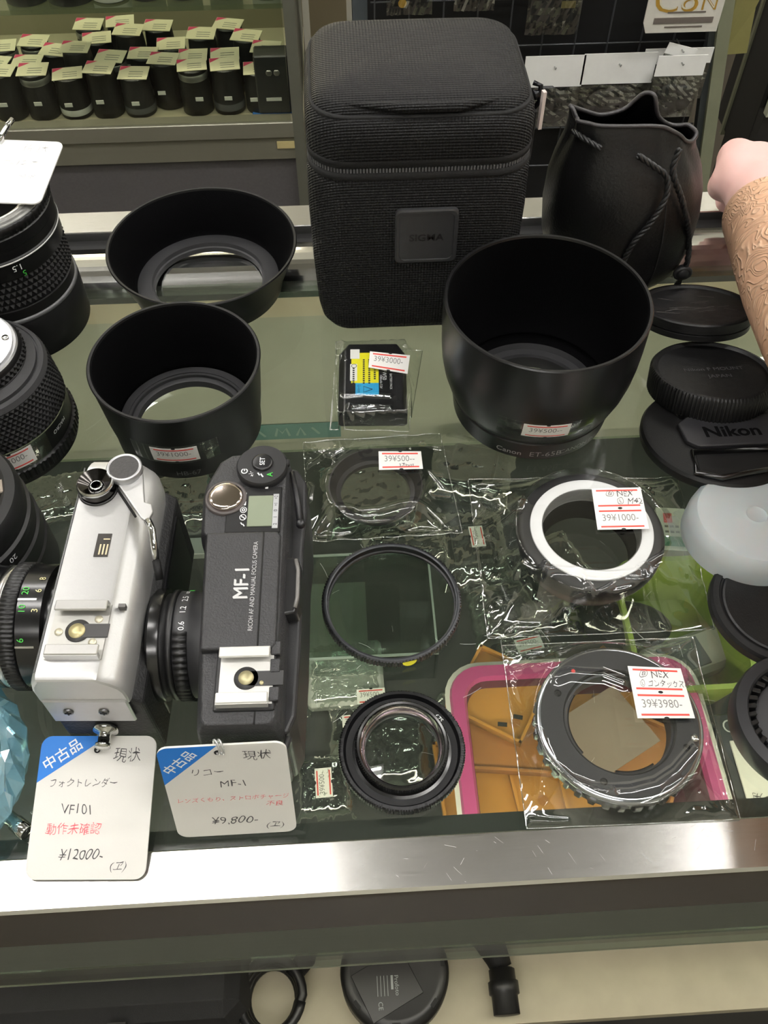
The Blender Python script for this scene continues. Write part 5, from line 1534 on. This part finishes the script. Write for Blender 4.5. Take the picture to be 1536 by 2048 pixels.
mb.build('bridge', P('bridge_black', '#252528', .5, bump=.06, bs=2000), t, bevel=.8)
MB().text('Nikon', 10.5, flat((0, 0, 5.05), (1, 0, 0), (0, 1, 0)), (4.5, -2.2), thin=-.03, sx=1.05, h=.08).build('embossed_lettering', P('letter_black', '#050506', .6, spec=.1), t)
for y0, y1 in ((-36, -15), (12, 30)):
    s_ = -1 if y0 < 0 else 1
    out = [(-18, -14.5), (22, -14.5), (26, -16), (28, -26), (-10, -33), (-20, -29)] if s_ < 0 else [(-16, 12), (20, 12), (22, 22), (14, 28), (-14, 28), (-20, 20)]
    o_ = MB().tube([(x, y, 3.4) for x, y in out], 1.5, 10, closed=True).build('clip_frame', M_bgloss, t)
    MB().prism([(x * .9, y * .97) for x, y in out], 1.6, 2.7).build('finger_recess', P('recess_black', '#101011', .6, spec=.3), t)
t = thing('rear_cap', 'translucent white rear lens cap under the edge of the broad pinch cap', 'lens cap', (178, 225, 0), rx=R(-4))
t.location[2] = 2.2 * S
MB().lathe([(28.4, 0), (29.2, .2), (28.8, 8), (27.6, 13), (25.4, 15.4), (23.4, 15.8), (6, 15.8), (4.6, 16.4), (3.6, 15.8), (.3, 15.8)], 96, capb=True).lathe([(28.4, 0), (27.6, .6), (27, 8), (25.6, 12.8), (22, 14.2), (.3, 14.2)], 96) \
    .build('cap_body', P('milky_plastic', '#cdd3d6', .35, var=.02, trans=.35, sss=.3), t, auto=35)
t = thing('body_cap', 'flat black body cap half out of the picture below the white cap', 'body cap', (180.5, 187.5, 0))
MB().lathe([(27, 0), (28.6, .3), (29, 1), (29, 4.6), (28, 6), (25.6, 6.4), (25.2, 5.4), (24.4, 5.4), (24, 6.2), (23.2, 6.6), (.3, 6.8)], 120, capa=True, capb=True).build('cap_body', M_cap, t, auto=25)
t = thing('ribbed_cap', 'deep black ribbed cap open upwards at the right edge of the counter', 'lens cap', (173, 134, 0))
MB().lathe([(24, 0), (27.8, .4), (28, 2), (28, 9), (27.4, 10.4), (23.4, 11.2), (22.6, 10.4), (21, 4), (19.6, 3.6)], 120, capa=True).build('outer_ring', P('bevel_black', '#242427', .38, var=.1), t, auto=25)
mb = MB()
for k in range(36):
    a = 2 * PI * k / 36
    mb.box((20.8 * math.cos(a), 20.8 * math.sin(a), 6), (3.6, 1.9, 6), a + .35, bev=.3)
mb.build('inner_rib', M_bplast, t)
MB().lathe([(19.6, 3.4), (18.6, 6.4), (17.4, 7), (.3, 7)], 80, capb=True).build('centre_plate', P('centre_grey', '#343436', .6, bump=.1, bs=2000), t, auto=30)

# ================================================================== padded case
BX, BY0, BY1, BW, BH = 38.3, 371.0, 456.0, 103.5, 128.0
t = thing('padded_case', 'tall black woven padded lens case with zip lid and maker plate', 'case', (BX, (BY0 + BY1) / 2, .4))
M_weave = P('ballistic_weave', '#111113', .6, weave=1.75, bump=.9, spec=.32)
M_tape = P('black_webbing', '#0c0c0d', .8, var=.2, bump=.3, bs=2500, vs_=300)
DW = BY1 - BY0


def box_rows(specs):
    """(half width, half depth, corner radius, z, bulge, y shift)"""
    out = []
    for hw, hd, rr_, z, bu, ys in specs:
        ring = []
        for x, y in rrect(2 * hw, 2 * hd, rr_, 8):
            ring.append((x, y, z))
        # extra points along the long sides so that they can bulge
        full = []
        n = len(ring)
        for i in range(n):
            a, b = ring[i], ring[(i + 1) % n]
            L_ = math.hypot(b[0] - a[0], b[1] - a[1])
            m = 8 if L_ > hw * .5 else 1
            for k in range(m):
                q = k / m
                full.append((a[0] + (b[0] - a[0]) * q, a[1] + (b[1] - a[1]) * q, z))
        full = [(x * (1 + bu * max(0, 1 - (y / hd) ** 2)), y * (1 + 2.4 * bu * max(0, 1 - (x / hw) ** 2)) + ys, z) for x, y, z in full]
        out.append(full)
    return out


hw, hd = BW / 2, DW / 2
n_ = 8
rows = box_rows([(hw - 9, hd - 9, 9, 0.2, 0, 0), (hw - 4, hd - 4, 13, 1.5, 0, 0), (hw - 1.2, hd - 1.2, 15, 6, 0, 0), (hw, hd, 16, 14, .012, 0), (hw + .6, hd + .4, 18, 40, .03, 0), (hw + 1, hd + .6, 18, 70, .03, 0), (hw + .8, hd + .4, 18, 92, .02, 0), (hw + .4, hd, 18, 96, .01, 0)])
MB().rows(rows, capa=True, capb=True).build('case_body', M_weave, t)
rows = box_rows([(hw + .2, hd - .2, 18, 103, .01, 0), (hw + .4, hd, 18, 106, .015, 0), (hw + .2, hd, 18, 116, .02, 0), (hw - .4, hd - .6, 18, 121, .02, 0), (hw - 1.6, hd - 1.8, 18, 124.4, .015, 0), (hw - 3.2, hd - 3.2, 16, 124.8, .01, 0)])
MB().rows(rows, capb=True).build('lid_side', M_weave, t)
rows = box_rows([(hw - 2.6, hd - 2.6, 16, 123.0, .01, .4), (hw - 3.0, hd - 3.0, 16, 126.4, .01, .4), (hw - 5, hd - 5, 15, 129.2, .01, .5), (hw - 10, hd - 10, 13, 131, .01, .5), (hw - 20, hd - 20, 9, 132.4, 0, .5), (hw - 32, hd - 32, 2, 132.8, 0, .5)])
MB().rows(rows, capb=True).build('lid_top', M_weave, t)
ring = box_rows([(hw - 2.6, hd - 2.6, 16, 124.6, .01, .2)])[0]
MB().tube(ring, 1.15, 6, closed=True).build('piping', M_tape, t)
MB().tube([(-34, -hd + 6, 129.0), (-10, -hd + 2.6, 128.6), (16, -hd + 2.4, 128.6), (33, -hd + 6.2, 129.2)], [.8, 2.4, 2.4, .8], 10).build('lid_fold', M_weave, t)
rows = box_rows([(hw + .5, hd + .1, 18, 95.6, .012, 0), (hw + .9, hd + .5, 18, 96.4, .012, 0), (hw + .7, hd + .3, 18, 99, .01, 0), (hw - .6, hd - .9, 18, 99.3, .01, 0), (hw - .6, hd - .9, 18, 101.6, .01, 0), (hw + .6, hd + .2, 18, 101.9, .01, 0), (hw + .8, hd + .4, 18, 104.6, .01, 0), (hw + .4, hd, 18, 105.4, .012, 0)])
MB().rows(rows).build('zip_tape', M_tape, t)
zr = box_rows([(hw - .1, hd - .4, 18, 100.5, .01, 0)])[0]
path = [np.array(p) for p in zr]
mb = MB()
cum = 0
tot = 0
for i in range(len(path)):
    a, b = path[i], path[(i + 1) % len(path)]
    L_ = np.linalg.norm(b - a)
    while cum < tot + L_:
        p = a + (b - a) * ((cum - tot) / L_)
        if p[1] < 10:
            ang = math.atan2(b[1] - a[1], b[0] - a[0])
            mb.box(p, (.85, 1.3, 2.1), ang)
        cum += 1.5
    tot += L_
mb.build('zip_teeth', P('zip_plastic', '#5a5a5c', .35), t)
pl = MB()
fp = lambda u, v, h: (2.8 + u, -hd - 4.2 - h, 66.6 + v)
pl.rows([[fp(x, y, h) for x, y in rrect(w_, h_, 3)] for w_, h_, h in ((30.5, 30.5, -1), (30.5, 30.5, .9), (29, 29, 1.3), (26.6, 26.6, 1.3), (26.2, 26.2, .8))], capb=True, smooth=False)
pt = pl.build('maker_plate', P('plate_rubber', '#303032', .45, var=.1, bump=.1, bs=1500), t)
MB().text('SIGMA', 5.4, fp, (0, -.4), thin=-.02, sx=1.08, h=.95).build('embossed_lettering', P('plate_letter', '#0e0e0f', .4), pt)
rc = MB().tube([(hw + 1, -14, 124), (hw + 4.4, -15, 123), (hw + 4.6, -16, 116), (hw + 2, -16, 112)], 1.2, 8)
rc.ball((hw + 2.6, -15, 119), 2.6, 12).build('zip_pull', P('zip_metal', '#2c2c2e', .25, metal=.8), t)
MB().box((hw + 2.6, -15, 100), (2.2, 8, 26), bev=.6).tube([(hw + 1.4, 20, 60), (hw + 4, 12, 40), (hw + 2.4, 4, 30)], 2.4, 8).build('pull_tab', M_tape, t)
MB().box((hw + 5.0, -21, 114.6), (1.6, 2.6, 18), .2).build('reflective_strip', P('strip_pink_grey', '#cfc2bd', .5), t)

# ================================================================== drawstring pouch
PX, PY = 158.0, 427.0
t = thing('drawstring_pouch', 'black leather drawstring pouch with braided cords behind the glossy hood', 'pouch', (PX, PY, .4))
M_lea = P('soft_black_leather', '#0b0b0c', .45, var=.2, vs_=120, bump=.25, bs=600, spec=.4)
rows = []
N = 144
lev = [(0, 20, .0), (.6, 30, 0), (3, 35.5, .1), (9, 39.5, .3), (22, 42.6, .5), (40, 43.6, .7), (56, 42.6, .9), (68, 40.4, 1.1), (78, 37.6, 1.4), (84, 35.6, 1.9), (90, 34.8, 2.6), (96, 35, 3.2)]


def pouch_r(a, k, z):
    f = 1 + (.010 * k) * (math.sin(5 * a + .7) + .6 * math.sin(9 * a + 2.1) + .4 * math.sin(13 * a))
    if z > 74:
        q = min(1, (z - 74) / 20)
        f -= .34 * q * math.exp(-((a - R(68)) / .30) ** 2) + .16 * q * math.exp(-((a - R(-62)) / .42) ** 2)
        f += .10 * q * math.exp(-((a - R(100)) / .2) ** 2) + .07 * q * math.exp(-((a - R(165)) / .5) ** 2)
    return f


def pouch_pt(a, r_, z, k, dr=0):
    aa = (a + PI) % (2 * PI) - PI
    f = pouch_r(aa, k, z)
    q = z / 96
    zz = z * (1 - .05 * q * math.exp(-((aa - R(120)) / .5) ** 2) + .075 * q ** 4 * math.exp(-(abs(aa - R(80)) / .26) ** 4) - .07 * q ** 3 * max(0, math.cos(aa)) ** 2 - .06 * q * math.exp(-((aa - R(45)) / .3) ** 2) - .07 * q * math.exp(-((aa - R(-20)) / .6) ** 2) + .05 * q * math.exp(-((aa - R(170)) / .6) ** 2))
    return ((r_ * f + dr) * math.cos(aa) * (1 - .16 * q ** 4 * (math.cos(aa) > 0)) - 6 * q, (r_ * f + dr) * math.sin(aa) * (.92 - .60 * q ** 4) - 2 * q - 9 * q ** 4, zz)


for z, r_, k in lev:
    rows.append([pouch_pt(2 * PI * j / N, r_, z, k) for j in range(N)])
rows.append([pouch_pt(2 * PI * j / N, 34.9, 97.2, 3.2, -.5) for j in range(N)])
for z, r_, k in ((96, 34.8, 3.2), (88, 33.8, 2.6), (76, 34.5, 1.4), (60, 38, .9), (30, 38, .5)):
    rows.append([pouch_pt(2 * PI * j / N, r_, z, k, -1.8) for j in range(N)])
MB().rows(rows, capa=True, capb=True).build('pouch_body', M_lea, t)
MB().tube([pouch_pt(2 * PI * j / 96, 35.0, 97, 3.2, -.2) for j in range(96)], 1.1, 6, closed=True).build('rolled_hem', P('hem_leather', '#323032', .45, bump=.2, bs=900), t)
MB().tube([pouch_pt(R(-72) + .0 * k, *(lambda z: (float(np.interp(z, [l_[0] for l_ in lev], [l_[1] for l_ in lev])), z))(z), k=1, dr=.1) for k, z in enumerate(np.linspace(4, 72, 16))], .35, 6).build('side_seam', M_dark, t)


def braid(path, r_, label='cord'):
    pts = []
    pp = [np.array(p, float) for p in path]
    # resample smoothly
    for i in range(len(pp) - 1):
        p0, p1, p2, p3 = pp[max(i - 1, 0)], pp[i], pp[i + 1], pp[min(i + 2, len(pp) - 1)]
        for k in range(10):
            u = k / 10
            pts.append(.5 * ((2 * p1) + (-p0 + p2) * u + (2 * p0 - 5 * p1 + 4 * p2 - p3) * u * u + (-p0 + 3 * p1 - 3 * p2 + p3) * u ** 3))
    pts.append(pp[-1])
    mb = MB()
    n = len(pts)
    for s_ in range(3):
        q = []
        dist = 0
        for i in range(n):
            tt = pts[min(i + 1, n - 1)] - pts[max(i - 1, 0)]
            tt = tt / (np.linalg.norm(tt) + 1e-9)
            a = np.cross(tt, np.array([.3, 1, .2]))
            a /= np.linalg.norm(a) + 1e-9
            b = np.cross(tt, a)
            if i:
                dist += np.linalg.norm(pts[i] - pts[i - 1])
            ph = dist / (r_ * 1.15) + s_ * 2 * PI / 3
            q.append(pts[i] + r_ * .55 * (math.cos(ph) * a + math.sin(ph) * b))
        mb.tube(q, r_ * .62, 6)
    return mb


def on_pouch(px, py, out=2.0):
    """point on the near side of the pouch seen at a pixel, as local coordinates"""
    best = None
    for y in np.linspace(PY - 46, PY + 10, 90):
        g = GY(px, py, y)
        lz = g[2] - .4
        if lz < 0 or lz > 99:
            continue
        r_ = float(np.interp(lz, [l_[0] for l_ in lev], [l_[1] for l_ in lev]))
        q = lz / 96
        dx, dy = g[0] - PX + 6 * q, (g[1] - PY + 2 * q) / .92
        if math.hypot(dx, dy) <= r_ + out:
            return (g[0] - PX, g[1] - PY, lz)
        best = (g[0] - PX, g[1] - PY, lz)
    return best


zoom4 = lambda pl: [(1020 + x / 2.977, y / 2.977) for x, y in pl]
M_cord = P('black_cord', '#19191a', .5, var=.3, vs_=400)
braid([on_pouch(*p) for p in zoom4([(760, 925), (850, 985), (930, 1050), (935, 1150), (890, 1250), (820, 1350), (740, 1440), (690, 1530), (660, 1600)])], 1.5).build('cord', M_cord, t)
braid([on_pouch(*p) for p in zoom4([(1010, 885), (970, 1000), (985, 1080), (1020, 1180), (1055, 1320)])] + [tuple(GY(p[0], p[1], PY - 28) - np.array([PX, PY, .4])) for p in zoom4([(1065, 1440), (1055, 1560), (1020, 1640)])] +
      [tuple(G(p[0], p[1], 3) - np.array([PX, PY, .4])) for p in zoom4([(1000, 1690), (960, 1730), (880, 1760), (830, 1775)])], 1.5).build('cord', M_cord, t)
braid([on_pouch(*p) for p in zoom4([(375, 780), (450, 830), (545, 885)])], 1.3).build('cord', M_cord, t)
k_ = GY(1020 + 1025 / 2.977, 1620 / 2.977, PY - 28) - np.array([PX, PY, .4])
MB().ball(tuple(k_), 4.2, 14, (1, .9, 1.1)).tube([k_ + np.array([4.2 * math.cos(a), -1, 3.2 * math.sin(a)]) for a in np.linspace(0, 6.28, 14)[:-1]], 1.5, 8, closed=True).build('knot', M_cord, t)

# ================================================================== arm of the person at the right
pr = bpy.data.objects.new('person', None)
COL.objects.link(pr)
pr.location = (262 * S, 320 * S, 0)
tag(pr, 'person at the right edge, bare pink hand and lacy tan sleeve reaching over the counter', 'person')


def limb(mb, pts):
    mb.tube([p[:3] for p in pts], [p[3] for p in pts], 20)
    for p in pts:
        mb.ball(p[:3], p[3], 16)


o0 = np.array([262, 320, 0])
mb = MB(lambda q: tuple(np.array(q) - o0))
limb(mb, [(228, 60, 150, 37), (221, 170, 98, 36), (220, 262, 66, 31), (223.6, 340, 52, 26), (230, 400, 42, 21), (236, 428, 40, 20)])
# palm bent outwards at the wrist, four fingers closing over the far edge of the rail, and a thumb
hd_, hs_ = np.array([.42, .90]), np.array([.90, -.42])


def hp(a, s_, z, r_):
    return (237 + hd_[0] * a + hs_[0] * s_, 432 + hd_[1] * a + hs_[1] * s_, z, r_)


for k, (dx, r_) in enumerate(((-17, 10.4), (-6, 11), (6, 11), (17, 10))):
    limb(mb, [hp(0, dx * .6, 41, 13.6), hp(15, dx * .95, 41, 13), hp(32, dx * 1.1, 38, r_ + 1)])
    limb(mb, [hp(32, dx * 1.1, 38, r_ * .95), hp(46 - abs(k - 1.3) * 2, dx * 1.1, 27, r_ * .82), hp(44 - abs(k - 1.3) * 2, dx, 13, r_ * .72), hp(31, dx * .95, 9.5, r_ * .64)])
limb(mb, [hp(0, -12, 42, 11), hp(9, -20, 36, 10), hp(18, -22, 27, 8.6), hp(28, -15, 18, 7.2)])
hand = mb.build('arm', P('pink_skin', '#dfb3ae', .55, var=.05, vs_=30, sss=.15, bump=.05, bs=700), pr)
md = hand.modifiers.new('remesh', 'REMESH')
md.mode = 'VOXEL'
md.voxel_size = 2.0 * S
md.use_smooth_shade = True
md = hand.modifiers.new('smooth', 'SMOOTH')
md.factor = .5
md.iterations = 8
# sleeve with raised lace
mb = MB(lambda q: tuple(np.array(q) - o0))
pts = [(228, 62, 150, 39), (224, 120, 122, 38.6), (221, 170, 98, 38), (220, 215, 80, 35.6), (220, 262, 66, 33.2), (221, 300, 58.5, 30.4), (223.6, 340, 52, 28), (227, 372, 46.6, 25.6), (230, 395, 42.6, 23.8), (231.6, 408, 41.4, 23.4), (232.4, 412, 41, 21)]
dense = []
for i in range(len(pts) - 1):
    for k in range(14):
        dense.append(tuple(np.array(pts[i]) * (1 - k / 14) + np.array(pts[i + 1]) * k / 14))
sl = mb.tube([p[:3] for p in dense], [p[3] for p in dense], 64, cap=False).build('lace_sleeve', P('lace_tan', '#c99b7d', .75, var=.05), pr)
mt = NT('tan_lace')
b_ = mt.n('ShaderNodeBsdfPrincipled')
mt.l(b_.outputs[0], mt.out.inputs[0])
tc = mt.n('ShaderNodeTexCoord')
n1 = mt.n('ShaderNodeTexNoise')
n1.inputs['Scale'].default_value = 42
n1.inputs['Detail'].default_value = 1
n1.inputs['Distortion'].default_value = 1.2
mt.l(tc.outputs['Object'], n1.inputs['Vector'])
bands = mt.math('ABSOLUTE', mt.math('SINE', mt.math('MULTIPLY', n1.outputs[0], 34)))
line = mt.math('POWER', mt.math('SUBTRACT', 1.0, bands), 2.5)
mt.l(mt.mixc(line, lin('#cda182'), lin('#e3bd9e')), b_.inputs['Base Color'])
b_.inputs['Roughness'].default_value = .7
bp = mt.n('ShaderNodeBump')
bp.inputs['Strength'].default_value = .7
bp.inputs['Distance'].default_value = .0015
mt.l(line, bp.inputs['Height'])
mt.l(bp.outputs[0], b_.inputs['Normal'])
sl.data.materials[0] = mt.m

# ================================================================== pale blue glass dish and a small metal tube
t = thing('glass_dish', 'pale blue faceted glass dish at the lower left edge of the counter', 'dish', (-170, 130.5, 0))
M_bglass = clear('pale_blue_glass', .14, .03, '#d3eef6', 2.5, haze=.3, hazecol='#a9e0f2')
NF = 24


def facet(r_, z, d):
    return [((r_ + d * (j % 2)) * math.cos(2 * PI * j / (2 * NF)), (r_ + d * (j % 2)) * math.sin(2 * PI * j / (2 * NF)), z) for j in range(2 * NF)]


MB().rows([facet(30, 0, 0), facet(37, 1, -1), facet(41.8, 7, -1.6), facet(42, 10, 1.2), facet(39.6, 16, -1.4), facet(37, 17.4, 1), facet(34.6, 16.6, 0), facet(33, 9, 0), facet(29, 4, 0)], capa=True, capb=True, smooth=False).build('dish_body', M_bglass, t)
MB().lathe([(28, 4.4), (32, 9.6), (31, 13.6), (28, 15), (.3, 15)], 64, capb=True).build('white_filling', P('dish_white', '#d5dad6', .5), t)
p = G(30, 1645, 3)
t = thing('metal_tube', 'small shiny metal tube lying beside the blue dish', 'tube', (p[0], p[1], 3.2), rz=R(-38))
mb = MB(lambda q: (q[2], q[0], q[1]))
mb.lathe([(2.2, -7), (2.6, -6.6), (2.6, 0), (3.1, .2), (3.1, 6.4), (2.8, 6.8), (2.2, 6.4)], 28, capa=True, capb=True)
mb.build('tube_body', M_chrome, t)
